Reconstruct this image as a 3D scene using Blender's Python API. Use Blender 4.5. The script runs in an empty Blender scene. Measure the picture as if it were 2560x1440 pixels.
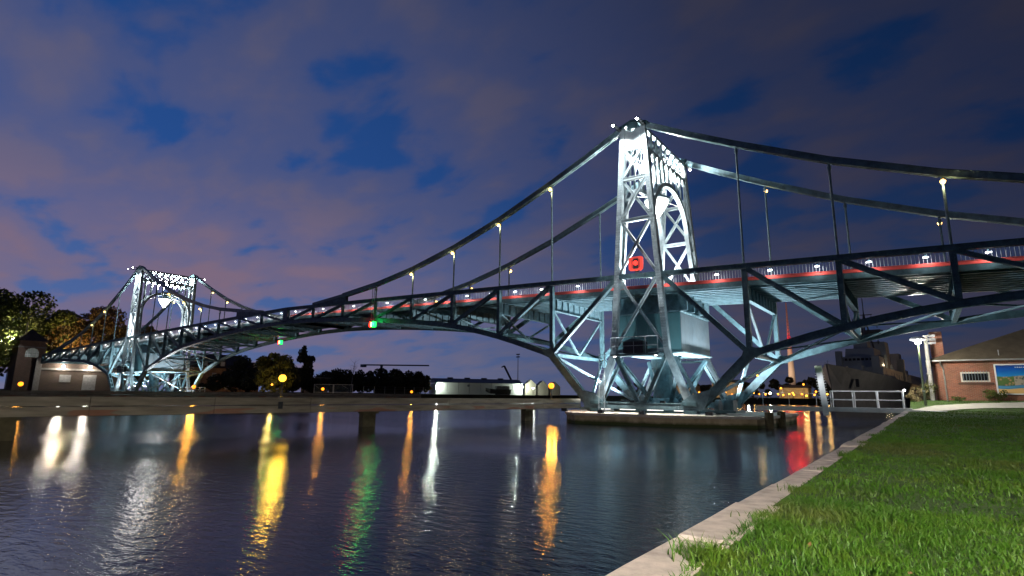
import bpy, math, random
import numpy as np
from mathutils import Vector as V, Matrix

random.seed(7); RNG = np.random.default_rng(7)
SC = bpy.context.scene
COL = SC.collection
R = math.radians

# ------------------------------------------------------------------ camera
YAW, PITCH, ROLL = R(36.174), R(10.791), R(0.65)
cam = bpy.data.cameras.new("camera"); camo = bpy.data.objects.new("camera", cam); COL.objects.link(camo)
cam.sensor_width = 36.0; cam.lens = 1395.1 / 2560 * 36; cam.clip_start = 0.05; cam.clip_end = 6000
fw = V((-math.sin(YAW) * math.cos(PITCH), math.cos(YAW) * math.cos(PITCH), math.sin(PITCH)))
rt = V((math.cos(YAW), math.sin(YAW), 0)); up = rt.cross(fw)
ca = rt * math.cos(ROLL) + up * math.sin(ROLL); cb = -rt * math.sin(ROLL) + up * math.cos(ROLL)
M = Matrix((ca, cb, -fw)).transposed().to_4x4(); M.translation = V((54.05, -33.35, 1.65))
camo.matrix_world = M
SC.camera = camo

# ------------------------------------------------------------------ world
W_ = bpy.data.worlds.new("World"); SC.world = W_; W_.use_nodes = True
nt = W_.node_tree; nt.nodes.clear()
def nd(t, typ, **kw):
    n = t.nodes.new(typ)
    for k, v in kw.items():
        if k == "i":
            for kk, vv in v.items(): n.inputs[kk].default_value = vv
        else: setattr(n, k, v)
    return n
def mathn(t, op, a, b=None, c=None, clamp=False):
    n = nd(t, "ShaderNodeMath", operation=op); n.use_clamp = clamp
    for i, x in enumerate((a, b, c)):
        if x is None: continue
        if isinstance(x, (int, float)): n.inputs[i].default_value = x
        else: t.links.new(x, n.inputs[i])
    return n.outputs[0]
def ramp(t, fac, stops, interp="LINEAR"):
    n = nd(t, "ShaderNodeValToRGB"); cr = n.color_ramp; cr.interpolation = interp
    while len(cr.elements) < len(stops): cr.elements.new(0.5)
    for e, (p, c) in zip(cr.elements, stops):
        e.position = p; e.color = (c, c, c, 1) if isinstance(c, (int, float)) else (*c, 1)
    t.links.new(fac, n.inputs[0]); return n.outputs[0]
def mixc(t, f, a, b, blend="MIX"):
    n = nd(t, "ShaderNodeMix", data_type="RGBA", blend_type=blend)
    for s, x in ((0, f), (6, a), (7, b)):
        if isinstance(x, (int, float)): n.inputs[s].default_value = x
        elif isinstance(x, tuple): n.inputs[s].default_value = (*x, 1)
        else: t.links.new(x, n.inputs[s])
    return n.outputs[2]
tc = nd(nt, "ShaderNodeTexCoord"); sep = nd(nt, "ShaderNodeSeparateXYZ"); nt.links.new(tc.outputs["Generated"], sep.inputs[0])
zz = mathn(nt, "MAXIMUM", sep.outputs[2], 0.0)
den = mathn(nt, "ADD", zz, 0.22)
cu = mathn(nt, "DIVIDE", sep.outputs[0], den); cv = mathn(nt, "DIVIDE", sep.outputs[1], den)
comb = nd(nt, "ShaderNodeCombineXYZ"); nt.links.new(cu, comb.inputs[0]); nt.links.new(cv, comb.inputs[1])
mp = nd(nt, "ShaderNodeMapping"); mp.inputs["Rotation"].default_value = (0, 0, R(34)); mp.inputs["Scale"].default_value = (0.72, 1.10, 1)
mp.inputs["Location"].default_value = (3.3, 1.2, 0)
nt.links.new(comb.outputs[0], mp.inputs[0])
n1 = nd(nt, "ShaderNodeTexNoise", i={"Scale": 4.2, "Detail": 6.0, "Roughness": 0.48, "Distortion": 0.15}); nt.links.new(mp.outputs[0], n1.inputs["Vector"])
n2 = nd(nt, "ShaderNodeTexNoise", i={"Scale": 1.25, "Detail": 3.0, "Roughness": 0.5}); nt.links.new(mp.outputs[0], n2.inputs["Vector"])
nsum = mathn(nt, "ADD", mathn(nt, "MULTIPLY", n1.outputs[0], 0.66), mathn(nt, "MULTIPLY", n2.outputs[0], 0.34))
cmask = ramp(nt, nsum, [(0.385, 0.0), (0.485, 0.55), (0.63, 1.0)], "EASE")
# afterglow: the sun has set in the west (towards -X)
glow = mathn(nt, "ADD", mathn(nt, "MULTIPLY", sep.outputs[0], -0.5), 0.5)            # 0 east .. 1 west
base = ramp(nt, zz, [(0.0, (0.082, 0.102, 0.200)), (0.10, (0.052, 0.092, 0.225)), (0.35, (0.014, 0.052, 0.185)), (0.75, (0.005, 0.031, 0.125))])
cloud = ramp(nt, zz, [(0.0, (0.105, 0.115, 0.195)), (0.12, (0.112, 0.106, 0.180)), (0.30, (0.082, 0.080, 0.146)), (0.75, (0.052, 0.056, 0.106))])
skyc = mixc(nt, cmask, base, cloud)
gl = ramp(nt, glow, [(0.30, 0.22), (0.62, 0.56), (0.82, 1.18), (1.0, 1.55)])
skyc = mixc(nt, 1.0, skyc, gl, "MULTIPLY")
pink = mathn(nt, "MULTIPLY", ramp(nt, zz, [(0.0, 0.5), (0.16, 1.0), (0.36, 0.0)], "EASE"), ramp(nt, glow, [(0.80, 0.0), (0.93, 1.0)], "EASE"))
pink = mathn(nt, "MULTIPLY", pink, cmask)
skyc = mixc(nt, mathn(nt, "MULTIPLY", pink, 0.8), skyc, (0.215, 0.140, 0.200))
sky = nd(nt, "ShaderNodeTexSky", sky_type="NISHITA"); sky.sun_disc = False; sky.sun_elevation = R(-6.0); sky.sun_rotation = R(262)
bg1 = nd(nt, "ShaderNodeBackground", i={"Strength": 1.0}); nt.links.new(skyc, bg1.inputs[0])
bg2 = nd(nt, "ShaderNodeBackground", i={"Strength": 0.05}); nt.links.new(sky.outputs[0], bg2.inputs[0])
add = nd(nt, "ShaderNodeAddShader"); nt.links.new(bg1.outputs[0], add.inputs[0]); nt.links.new(bg2.outputs[0], add.inputs[1])
wo = nd(nt, "ShaderNodeOutputWorld"); nt.links.new(add.outputs[0], wo.inputs[0])

sun = bpy.data.lights.new("afterglow_sun", "SUN"); sun.energy = 0.03; sun.angle = R(20); sun.color = (0.8, 0.85, 1.0)
suno = bpy.data.objects.new("afterglow_sun", sun); COL.objects.link(suno); suno.rotation_euler = (R(70), 0, R(-100))

vs = SC.view_settings; vs.view_transform = "Standard"; vs.look = "None"; vs.exposure = 0.0; vs.gamma = 1.0; vs.use_curve_mapping = False
SC.render.engine = "CYCLES"
cy = SC.cycles; cy.use_denoising = True; cy.max_bounces = 5; cy.diffuse_bounces = 2; cy.glossy_bounces = 3
cy.transmission_bounces = 3; cy.caustics_reflective = False; cy.caustics_refractive = False; cy.sample_clamp_indirect = 4.0
cy.use_light_tree = True

# ------------------------------------------------------------------ helpers
ORG = {}
class MB:
    RIV = 0
    def __init__(s): s.v = []; s.f = []
    def add(s, vs_, fs):
        o = len(s.v); s.v += [tuple(p) for p in vs_]; s.f += [tuple(i + o for i in f) for f in fs]; return s
    def obox(s, c, a, b, d):
        c = V(c); a = V(a); b = V(b); d = V(d)
        return s.add([c + a * i + b * j + d * k for k in (-1, 1) for i, j in ((-1, -1), (1, -1), (1, 1), (-1, 1))],
              [(3, 2, 1, 0), (4, 5, 6, 7), (0, 1, 5, 4), (1, 2, 6, 5), (2, 3, 7, 6), (3, 0, 4, 7)])
    def box(s, x0, x1, y0, y1, z0, z1):
        return s.obox(((x0 + x1) / 2, (y0 + y1) / 2, (z0 + z1) / 2), ((x1 - x0) / 2, 0, 0), (0, (y1 - y0) / 2, 0), (0, 0, (z1 - z0) / 2))
    def bar(s, p0, p1, w, h, side=None):
        p0 = V(p0); p1 = V(p1); t = (p1 - p0); L = t.length; t = t / L
        sd = V(side) if side else (V((0, 0, 1)).cross(t) if abs(t.z) < 0.99 else V((0, 1, 0)))
        sd = (sd - t * sd.dot(t)).normalized(); n = t.cross(sd)
        return s.obox((p0 + p1) / 2, t * L / 2, sd * w / 2, n * h / 2)
    def tube(s, p0, p1, r0, r1=None, n=8, cap=True):
        r1 = r0 if r1 is None else r1
        p0 = V(p0); p1 = V(p1); t = (p1 - p0).normalized(); a = t.orthogonal().normalized(); b = t.cross(a)
        vs_ = []
        for p, r in ((p0, r0), (p1, r1)):
            vs_ += [p + (a * math.cos(2 * math.pi * i / n) + b * math.sin(2 * math.pi * i / n)) * r for i in range(n)]
        fs = [(i, (i + 1) % n, n + (i + 1) % n, n + i) for i in range(n)]
        if cap: fs += [tuple(range(n))[::-1], tuple(range(n, 2 * n))]
        return s.add(vs_, fs)
    def path(s, pts, r, n=6):
        for p, q in zip(pts, pts[1:]): s.tube(p, q, r, n=n)
        return s
    def lathe(s, c, prof, n=16):
        c = V(c); vs_ = []
        for r, z in prof: vs_ += [c + V((r * math.cos(2 * math.pi * i / n), r * math.sin(2 * math.pi * i / n), z)) for i in range(n)]
        fs = [(j * n + i, j * n + (i + 1) % n, (j + 1) * n + (i + 1) % n, (j + 1) * n + i) for j in range(len(prof) - 1) for i in range(n)]
        return s.add(vs_, fs)
    def prism(s, poly, z0, z1):
        n = len(poly)
        return s.add([(x, y, z0) for x, y in poly] + [(x, y, z1) for x, y in poly],
              [tuple(range(n))[::-1], tuple(range(n, 2 * n))] + [(i, (i + 1) % n, n + (i + 1) % n, n + i) for i in range(n)])
    def ladder(s, p0, p1, w, d, side=(0, 1, 0), step=0.75, sgn=1, bw=0.2):
        """riveted double-web member: two webs, a cover plate on one side, batten plates on the other"""
        p0 = V(p0); p1 = V(p1); t = p1 - p0; L = t.length; t = t / L
        sd = V(side); sd = (sd - t * sd.dot(t)).normalized(); n = t.cross(sd)
        if n.z < 0 or (abs(n.z) < 1e-4 and n.x < 0): n = -n
        n = n * sgn; c = (p0 + p1) / 2
        for k in (-1, 1):
            s.obox(c + sd * (k * (w / 2 - 0.015)), t * L / 2, sd * 0.015, n * (d / 2 - 0.016))
            s.obox(c + sd * (k * (w / 2 - 0.045)) - n * (d / 2), t * L / 2, sd * 0.055, n * 0.014)
        s.obox(c + n * (d / 2), t * L / 2, sd * (w / 2 + 0.03), n * 0.015)
        if MB.RIV:
            r = 0.026
            for i in range(int(L / 0.19)):
                q = p0 + t * (0.19 * (i + 0.5)); o_ = sd * (-w / 2) if sd.y > 0 else sd * (w / 2)
                for e in (-1, 1):
                    c2 = q + o_ + n * (e * (d / 2 - 0.065)); t2 = t * r; n2_ = n * r; ov = o_.normalized()
                    s.add([c2 - t2 - n2_, c2 + t2 - n2_, c2 + t2 + n2_, c2 - t2 + n2_, c2 + ov * 0.024], [(0, 1, 4), (1, 2, 4), (2, 3, 4), (3, 0, 4)])
        m = max(1, int(L / step))
        for i in range(m):
            q = p0 + t * (L * (i + 0.5) / m)
            s.obox(q - n * (d / 2 - 0.018), t * (bw / 2), sd * (w / 2 - 0.08), n * 0.012)
        return s
    def loft(s, pts, w, d):
        """rectangular section along a polyline lying in an XZ plane; w across X, d across Y (d per point allowed)"""
        vs_ = []
        for i, p in enumerate(pts):
            ww = w[i] if isinstance(w, (list, tuple)) else w
            x, y, z = p
            vs_ += [(x - ww / 2, y - d / 2, z), (x + ww / 2, y - d / 2, z), (x + ww / 2, y + d / 2, z), (x - ww / 2, y + d / 2, z)]
        fs = [(0, 1, 2, 3)]
        for i in range(len(pts) - 1):
            o = i * 4
            fs += [(o + j, o + 4 + j, o + 4 + (j + 1) % 4, o + (j + 1) % 4) for j in range(4)]
        o = (len(pts) - 1) * 4; fs.append((o + 3, o + 2, o + 1, o))
        return s.add(vs_, fs)
    def build(s, name, mat, parent=None, org=None, smooth=False):
        if org is None:
            if parent is not None: org = ORG[parent.name]
            else:
                a = np.array(s.v); org = V(((a[:, 0].min() + a[:, 0].max()) / 2, (a[:, 1].min() + a[:, 1].max()) / 2, a[:, 2].min()))
        org = V(org)
        me = bpy.data.meshes.new(name); me.from_pydata([tuple(V(p) - org) for p in s.v], [], s.f)
        if smooth: me.polygons.foreach_set("use_smooth", [True] * len(me.polygons))
        me.materials.append(mat); me.update()
        return link(name, me, parent, org)
def link(name, me, parent, org):
    o = bpy.data.objects.new(name, me); COL.objects.link(o); ORG[o.name] = V(org)
    if parent is not None: o.parent = parent; o.location = V(org) - ORG[parent.name]
    else: o.location = org
    return o
def tag(o, label=None, cat=None, group=None, kind=None):
    if label: o["label"] = label
    if cat: o["category"] = cat
    if group: o["group"] = group
    if kind: o["kind"] = kind
    return o
def thing(name, loc, label, cat, group=None):
    o = bpy.data.objects.new(name, None); COL.objects.link(o); o.location = loc; ORG[o.name] = V(loc)
    return tag(o, label, cat, group)
LK = 2.6
def lamp(name, loc, power, color, parent=None, radius=0.1, spot=None, aim=None, blend=0.6):
    l = bpy.data.lights.new(name, "SPOT" if spot else "POINT"); l.energy = power * LK; l.color = color; l.shadow_soft_size = radius
    o = bpy.data.objects.new(name, l); COL.objects.link(o)
    if spot:
        l.spot_size = R(spot); l.spot_blend = blend
        o.rotation_mode = "QUATERNION"; o.rotation_quaternion = (V(aim) - V(loc)).to_track_quat("-Z", "Y")
    if parent is not None: o.parent = parent; o.location = V(loc) - ORG[parent.name]
    else: o.location = loc
    return o

# ------------------------------------------------------------------ materials
MATS = {}
def mat(name, col, rough=0.6, metal=0.0, var=0.25, scale=3.0, bump=0.0, bscale=20.0, spec=0.5, col2=None, stretch=None):
    if name in MATS: return MATS[name]
    m = bpy.data.materials.new(name); m.use_nodes = True; t = m.node_tree; b = t.nodes["Principled BSDF"]
    b.inputs["Roughness"].default_value = rough; b.inputs["Metallic"].default_value = metal
    b.inputs["Specular IOR Level"].default_value = spec
    tcn = nd(t, "ShaderNodeTexCoord"); vec = tcn.outputs["Object"]
    if stretch:
        mpn = nd(t, "ShaderNodeMapping"); mpn.inputs["Scale"].default_value = stretch; t.links.new(vec, mpn.inputs[0]); vec = mpn.outputs[0]
    n = nd(t, "ShaderNodeTexNoise", i={"Scale": scale, "Detail": 6.0, "Roughness": 0.6}); t.links.new(vec, n.inputs["Vector"])
    c2 = col2 or tuple(x * (1 - var) for x in col); c1 = tuple(min(1, x * (1 + var * 0.6)) for x in col) if not col2 else col
    t.links.new(ramp(t, n.outputs[0], [(0.3, c2), (0.7, c1)]), b.inputs["Base Color"])
    if bump:
        n2_ = nd(t, "ShaderNodeTexNoise", i={"Scale": bscale, "Detail": 4.0}); t.links.new(vec, n2_.inputs["Vector"])
        bp = nd(t, "ShaderNodeBump", i={"Strength": bump, "Distance": 0.02}); t.links.new(n2_.outputs[0], bp.inputs["Height"]); t.links.new(bp.outputs[0], b.inputs["Normal"])
    MATS[name] = m; return m
def emit(name, col, strength):
    if name in MATS: return MATS[name]
    m = bpy.data.materials.new(name); m.use_nodes = True; b = m.node_tree.nodes["Principled BSDF"]
    b.inputs["Base Color"].default_value = (*[min(1, c) for c in col], 1); b.inputs["Emission Color"].default_value = (*col, 1)
    b.inputs["Emission Strength"].default_value = strength; MATS[name] = m; return m
STEEL = mat("teal_paint", (0.070, 0.142, 0.168), 0.55, 0.0, 0.5, 2.6, 0.12, 14)
STEEL_LIT = mat("lit_teal_paint", (0.13, 0.215, 0.25), 0.45, 0.0, 0.45, 2.6, 0.12, 14)  # same teal paint, lightened on members where lamplight falls
TOWER_LIT = mat("lit_tower_paint", (0.27, 0.345, 0.38), 0.45, 0.0, 0.35, 2.6, 0.12, 14)  # same bridge paint again, whitened to carry the tower's floodlighting
HOUSEP = mat("machine_house_paint", (0.10, 0.24, 0.27), 0.55, 0.0, 0.12, 0.9)
DARK = mat("dark_metal", (0.03, 0.035, 0.04), 0.5)
WHITE = mat("white_paint", (0.75, 0.75, 0.74), 0.5, var=0.1)
TRAILRED = mat("tail_light_red", (0.74, 0.10, 0.085), 0.4, var=0.12)  # glow of the car tail lights, put into the strip colour
ASPH = mat("asphalt", (0.05, 0.05, 0.052), 0.9, var=0.3, scale=20)
RAILM = mat("railing_paint", (0.30, 0.36, 0.40), 0.5, var=0.15)
LED = emit("led_white", (0.92, 0.96, 1.0), 1.7)
LEDC = emit("flood_lens", (0.95, 0.97, 1.0), 120)
WARM = emit("warm_lamp", (1.0, 0.60, 0.16), 6)
SODIUM = emit("sodium_lamp", (1.0, 0.27, 0.012), 3.4)
YELLOW = emit("yellow_lamp", (1.0, 0.50, 0.03), 4.5)

# ================================================================== water and land
def water_mat():
    m = bpy.data.materials.new("harbour_water"); m.use_nodes = True; t = m.node_tree; b = t.nodes["Principled BSDF"]
    b.inputs["Base Color"].default_value = (0.006, 0.010, 0.018, 1); b.inputs["Roughness"].default_value = 0.085; b.inputs["IOR"].default_value = 1.33
    g = nd(t, "ShaderNodeNewGeometry")
    mp1 = nd(t, "ShaderNodeMapping"); mp1.inputs["Rotation"].default_value = (0, 0, R(-36)); mp1.inputs["Scale"].default_value = (1.0, 2.2, 1)
    t.links.new(g.outputs["Position"], mp1.inputs[0])
    a = nd(t, "ShaderNodeTexNoise", i={"Scale": 3.2, "Detail": 4.0, "Roughness": 0.55}); t.links.new(mp1.outputs[0], a.inputs["Vector"])
    c = nd(t, "ShaderNodeTexNoise", i={"Scale": 11.0, "Detail": 2.0, "Roughness": 0.5}); t.links.new(mp1.outputs[0], c.inputs["Vector"])
    # long slow bands where the wind ruffles the surface more
    d = nd(t, "ShaderNodeTexNoise", i={"Scale": 0.055, "Detail": 2.0}); t.links.new(mp1.outputs[0], d.inputs["Vector"])
    h = mathn(t, "ADD", mathn(t, "MULTIPLY", a.outputs[0], 1.0), mathn(t, "MULTIPLY", c.outputs[0], 0.22))
    amp = mathn(t, "ADD", mathn(t, "MULTIPLY", ramp(t, d.outputs[0], [(0.4, 0.0), (0.6, 1.0)]), 0.75), 0.3)
    h = mathn(t, "MULTIPLY", h, amp)
    bp = nd(t, "ShaderNodeBump", i={"Strength": 1.0, "Distance": 0.019}); t.links.new(h, bp.inputs["Height"]); t.links.new(bp.outputs[0], b.inputs["Normal"])
    return m
tag(MB().add([(-1500, -400, 0), (900, -400, 0), (900, 1500, 0), (-1500, 1500, 0)], [(0, 1, 2, 3)]).build("water", water_mat(), org=(0, 0, 0)), "dark rippled harbour water", kind="structure")

LAND = mat("far_ground", (0.035, 0.04, 0.02), 0.95, var=0.4, scale=0.4)
far_poly = [(-55, 16), (-78, 13), (-82, 13), (-82, -60), (-82, -400), (-1500, -400), (-1500, 1500), (900, 1500), (900, 260), (36, 260), (36, 130), (30, 124), (14, 119), (-45, 141), (-55, 60)]
def land(name, poly, z0, z1, m, label):
    return tag(MB().prism(poly[::-1] if sum((x1 - x0) * (y1 + y0) for (x0, y0), (x1, y1) in zip(poly, poly[1:] + poly[:1])) > 0 else poly, z0, z1).build(name, m, org=(poly[0][0], poly[0][1], z0)), label, kind="structure")
land("far_bank", far_poly, -1, 1.45, LAND, "dark far bank of the harbour")

# near bank: lawn as a graded sheet (rises to the brick building), quay wall, kerb stones
ZL = 0.9
def lawn_z(x, y):
    r = min(1.0, max(0.0, (y - 13.0) / 6.0)); r = r * r * (3 - 2 * r)
    u = 0.03 * math.sin(x * 0.9 + 1.3) * math.sin(y * 0.6) * min(1, max(0, (x - 53.4) / 2))
    return ZL + 0.66 * r + u
LAWN = mat("lawn_soil", (0.042, 0.085, 0.010), 0.95, var=0.5, scale=2.0, bump=0.5, bscale=12)
def lawn_sheet():
    xs = [53.10, 53.2, 53.6, 54.2, 55, 56, 57, 58, 59.5, 61, 63, 66, 70, 76, 85, 100, 140, 220, 420]
    ys = [-120, -80, -55, -45, -40, -37] + [-35 + i for i in range(0, 60)] + [27, 32, 40, 60, 100, 200, 260]
    v = []; f = []
    for y in ys:
        for x in xs:
            xx = x if y < 30 else max(x, 62 + (x - 53) * 0.9)
            v.append((xx, y, lawn_z(x, y)))
    n = len(xs)
    for j in range(len(ys) - 1):
        for i in range(n - 1): f.append((j * n + i, j * n + i + 1, (j + 1) * n + i + 1, (j + 1) * n + i))
    return MB().add(v, f)
lawn = tag(lawn_sheet().build("lawn", LAWN, org=(60, 0, ZL)), "green lawn on the near quay", kind="structure")
QUAY = mat("quay_concrete", (0.16, 0.14, 0.11), 0.9, var=0.35, scale=2.0, bump=0.3)
quay = tag(MB().box(52.92, 53.22, -120, 30, -1.5, ZL - 0.16).box(61.7, 62.1, 30, 260, -1.5, ZL - 0.06).build("quay_wall", QUAY, org=(53, 0, -1.5)), "concrete quay wall under the lawn edge", kind="structure")
KERB = mat("kerb_granite", (0.50, 0.42, 0.365), 0.85, var=0.38, scale=7.0, bump=0.35, bscale=60)
y = -38.0; k = 0
while y < 29:
    L = random.uniform(1.15, 1.45) if y < 9 else 2.4
    off = random.uniform(-0.012, 0.012); dz = random.uniform(-0.016, 0.012); w_ = 0.0
    mb = MB(); y0, y1 = y + 0.02, y + L - 0.02
    prof = [(52.86 + off, ZL - 0.15), (52.86 + off, ZL - 0.022), (52.878 + off, ZL + dz), (53.17, ZL + dz + 0.004), (53.19, ZL - 0.15)]
    n = len(prof); pts = []
    cuts = [y0, y0 + 0.02, (y0 + y1) / 2, y1 - 0.02, y1]
    for i, yy in enumerate(cuts):
        for j, (px, pz) in enumerate(prof):
            e = 0.012 if (i in (0, 4) and j in (2, 3)) else 0.0
            jx = random.uniform(-0.006, 0.006) if j < 3 else 0
            pts.append((px + jx, yy, pz - e))
    fs = [tuple(range(n))] + [tuple(range(4 * n, 5 * n))[::-1]]
    for i in range(4):
        for j in range(n): fs.append((i * n + j, (i + 1) * n + j, (i + 1) * n + (j + 1) % n, i * n + (j + 1) % n))
    mb.add(pts, fs).build("kerb_stone", KERB, quay)
    y += L
# sunken landing step in the quay edge (dark notch)
PATH = mat("path_paving", (0.42, 0.40, 0.34), 0.9, var=0.15, scale=4)
mb = MB(); v = []; f = []
pl = [(53.0, 9.0), (53.6, 10.5), (54.2, 13.0), (55.2, 15.0), (57, 16.0), (60, 16.6), (66, 17.2), (80, 18.2), (120, 20)]
for i, (px, py) in enumerate(pl):
    q = pl[min(i + 1, len(pl) - 1)]; p = pl[max(i - 1, 0)]; t_ = V((q[0] - p[0], q[1] - p[1], 0)).normalized(); nn = V((-t_.y, t_.x, 0)) * 1.0
    for s_ in (1, -1): v.append((px + nn.x * s_, py + nn.y * s_, lawn_z(px + nn.x * s_, py + nn.y * s_) + 0.04))
for i in range(len(pl) - 1): f.append((2 * i, 2 * i + 1, 2 * i + 3, 2 * i + 2))
tag(mb.add(v, f).build("path", PATH), "pale footpath leading to the gangway", kind="structure")

# ================================================================== the swing bridge
P = 4.745; CT = 8.378 * P; WD = 7.64
def zt(X): return 10.44 - 0.0210 * abs(X) - 0.00011 * X * X
DEPTH = [5.22, 3.83, 2.86, 2.33, 1.98, 1.74, 1.60, 1.60]
CH = [7.15, 5.10, 3.40, 2.05, 1.05, 0.36, -0.20, 0.05]
def bridge(sg):
    near = sg > 0
    lab = ("teal riveted steel swing bridge half standing on the pier near the lawn" if near else
           "teal riveted steel swing bridge half beside the brick gatehouse and autumn trees")
    B = thing("swing_bridge", (sg * CT, WD / 2, 0.62), lab, "bridge", "halves of the double swing bridge")
    def XX(u): return sg * (CT + u * P)          # u<0 towards mid span
    us = [1.378 + k for k in range(8)]
    ys = (0.0, WD)
    # ---- chords, chains
    for yi, y in enumerate(ys):
        MB.RIV = near and yi == 0
        # top chord, whole length
        mb = MB(); nodes = [-u for u in us[::-1]] + [0] + us
        for a, b in zip(nodes, nodes[1:]):
            mb.ladder((XX(a), y, zt(XX(a)) - 0.14), (XX(b), y, zt(XX(b)) - 0.14), 0.28, 0.27, step=0.6, bw=0.25)
        mb.build("top_chord", STEEL, B)
        for arm in (-1, 1):
            xb = [XX(arm * u) for u in us]; zb = [zt(x) - d for x, d in zip(xb, DEPTH)]
            pts = [V((xb[i], y, zb[i])) for i in range(8)]
            mb = MB(); cur = [pts[0]]
            for i in range(7):                    # a smooth arched lower chord: subdivide each panel
                p_, q_ = pts[i], pts[i + 1]; a_ = pts[i - 1] if i else p_ + (p_ - q_) * 1.0; b_ = pts[i + 2] if i < 6 else q_ + (q_ - p_)
                for s_ in (1, 2, 3):
                    t_ = s_ / 3
                    cur.append(0.5 * ((2 * p_) + (q_ - a_) * t_ + (2 * a_ - 5 * p_ + 4 * q_ - b_) * t_ * t_ + (3 * p_ - a_ - 3 * q_ + b_) * t_ ** 3))
            for p_, q_ in zip(cur, cur[1:]): mb.ladder(p_, q_, 0.34, 0.36, step=0.55, bw=0.3)
            mb.build("bottom_chord", STEEL, B)
            toe = V((sg * CT + sg * arm * 3.57, y, 1.05))
            MB().ladder(pts[0], toe, 0.36, 0.46, step=0.7, bw=0.3, sgn=-1).build("knee_strut", STEEL, B)
            # gusset at the knee
            g = MB(); d1 = (pts[1] - pts[0]).normalized(); d2 = (toe - pts[0]).normalized(); upv = V((0, 0, 1))
            for s_ in (-0.19, 0.19):
                c_ = pts[0] + V((0, s_, 0))
                poly = [c_ + d1 * 0.7 + upv * 0.10, c_ + d1 * 0.7 - upv * 0.20, c_ - upv * 0.26, c_ + d2 * 0.6 - V((0, 0, 0.05)), c_ + d2 * 0.5 + upv * 0.45, c_ + upv * 0.45]
                th = V((0, 0.012 if s_ > 0 else -0.012, 0))
                g.add([p + th * 0 for p in poly] + [p + th for p in poly], [(0, 1, 2, 3, 4, 5), (11, 10, 9, 8, 7, 6)] + [(i, 6 + i, 6 + (i + 1) % 6, (i + 1) % 6) for i in range(6)])
            g.build("gusset_plate", STEEL, B)
            # suspension chain
            prof = [(0.21, 9.85), (0.75, 8.55)] + list(zip(us[:7], CH[:7]))
            cp = [V((XX(arm * u), y, zt(XX(arm * u)) + h + 0.26)) for u, h in prof]
            mb = MB()
            for i, (p_, q_) in enumerate(zip(cp, cp[1:])):
                if i < len(cp) - 3: mb.ladder(p_, q_, 0.30, 0.34, step=0.95, bw=0.28)
                else: mb.bar(p_, q_, 0.34, 0.42 - 0.14 * (i - len(cp) + 3), side=(0, 1, 0))
            mb.build("suspension_chain", STEEL_LIT, B)
            # solid web where the chain meets the top chord
            xw = [XX(arm * us[5] - arm * 0.12), XX(arm * us[5] + arm * 0.5), XX(arm * us[6])]
            g = MB()
            for s_ in (-0.12, 0.12):
                pa = [(xw[0], y + s_, zt(xw[0]) - 0.1), (xw[2], y + s_, zt(xw[2]) - 0.25), (xw[2], y + s_, zt(xw[2]) - 0.02), (xw[0], y + s_, zt(xw[0]) + 0.62)]
                g.add([(a, b - 0.01, c) for a, b, c in pa] + [(a, b + 0.01, c) for a, b, c in pa], [(0, 1, 2, 3), (7, 6, 5, 4), (0, 4, 5, 1), (1, 5, 6, 2), (2, 6, 7, 3), (3, 7, 4, 0)])
            g.build("chain_web", STEEL, B)
            # posts, diagonals, hangers
            for i in range(8):
                X = xb[i]; z1 = zt(X) - 0.34; z0 = zb[i] + 0.2
                if i == 7:
                    mb = MB(); mb.box(X - sg * arm * 0.36 if sg * arm > 0 else X, X if sg * arm > 0 else X + 0.36, y - 0.17, y + 0.17, z0 - 0.15, z1 + 0.3)
                    mb.build("end_post", STEEL, B)
                else:
                    w_ = 0.25 if i < 3 else 0.20
                    MB().ladder((X, y, z0), (X, y, z1), w_, w_, step=0.7, sgn=1).build("vertical_post", STEEL, B)
                if i == 0: tp = V((sg * CT + sg * arm * 1.62, y, zt(XX(0)) - 0.30))
                else: tp = V((xb[i - 1] + sg * arm * 0.12, y, zt(xb[i - 1]) - 0.30))
                bpnt = V((X - sg * arm * 0.1, y, zb[i] + 0.15))
                MB().ladder(tp, bpnt, 0.24, 0.26 if i < 3 else 0.18, step=0.6).build("diagonal_brace", STEEL, B)
                if i < 5:
                    hz = zt(X) + CH[i]
                    MB().tube((X, y, zt(X) - 0.02), (X, y, hz + 0.06), 0.062, n=8).tube((X, y, hz - 0.30), (X, y, hz - 0.08), 0.10).build("hanger_rod", STEEL_LIT, B)
    MB.RIV = 0
    # ---- cross girders, struts, sway and lateral bracing
    for arm in (-1, 1):
        xb = [XX(arm * u) for u in us]; zb = [zt(x) - d for x, d in zip(xb, DEPTH)]
        for i in range(8):
            X = xb[i]; dz = zt(X) - 1.22; dep = min(0.85, max(0.3, DEPTH[i] - 1.35))
            mb = MB(); mb.box(X - 0.02, X + 0.02, 0.17, WD - 0.17, dz - dep, dz)
            mb.box(X - 0.15, X + 0.15, 0.18, WD - 0.18, dz - dep - 0.03, dz - dep).box(X - 0.14, X + 0.14, 0.18, WD - 0.18, dz - 0.03, dz + 0.004)
            for j in range(9):
                yy = 0.5 + j * (WD - 1) / 8
                mb.box(X - 0.13, X + 0.13, yy - 0.015, yy + 0.015, dz - dep + 0.002, dz - 0.032)
            mb.build("cross_girder", STEEL_LIT, B)
            if i < 6: MB().ladder((X, 0.18, zb[i]), (X, WD - 0.18, zb[i]), 0.22, 0.2, side=(1, 0, 0), step=0.8).build("bottom_strut", STEEL, B)
            if i < 3:
                for yy in (0.15, WD - 0.15):
                    MB().bar((X, yy, dz - dep), (X, WD / 2, zb[i] + 0.12), 0.13, 0.13, side=(1, 0, 0)).build("sway_brace", STEEL_LIT, B)
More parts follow.
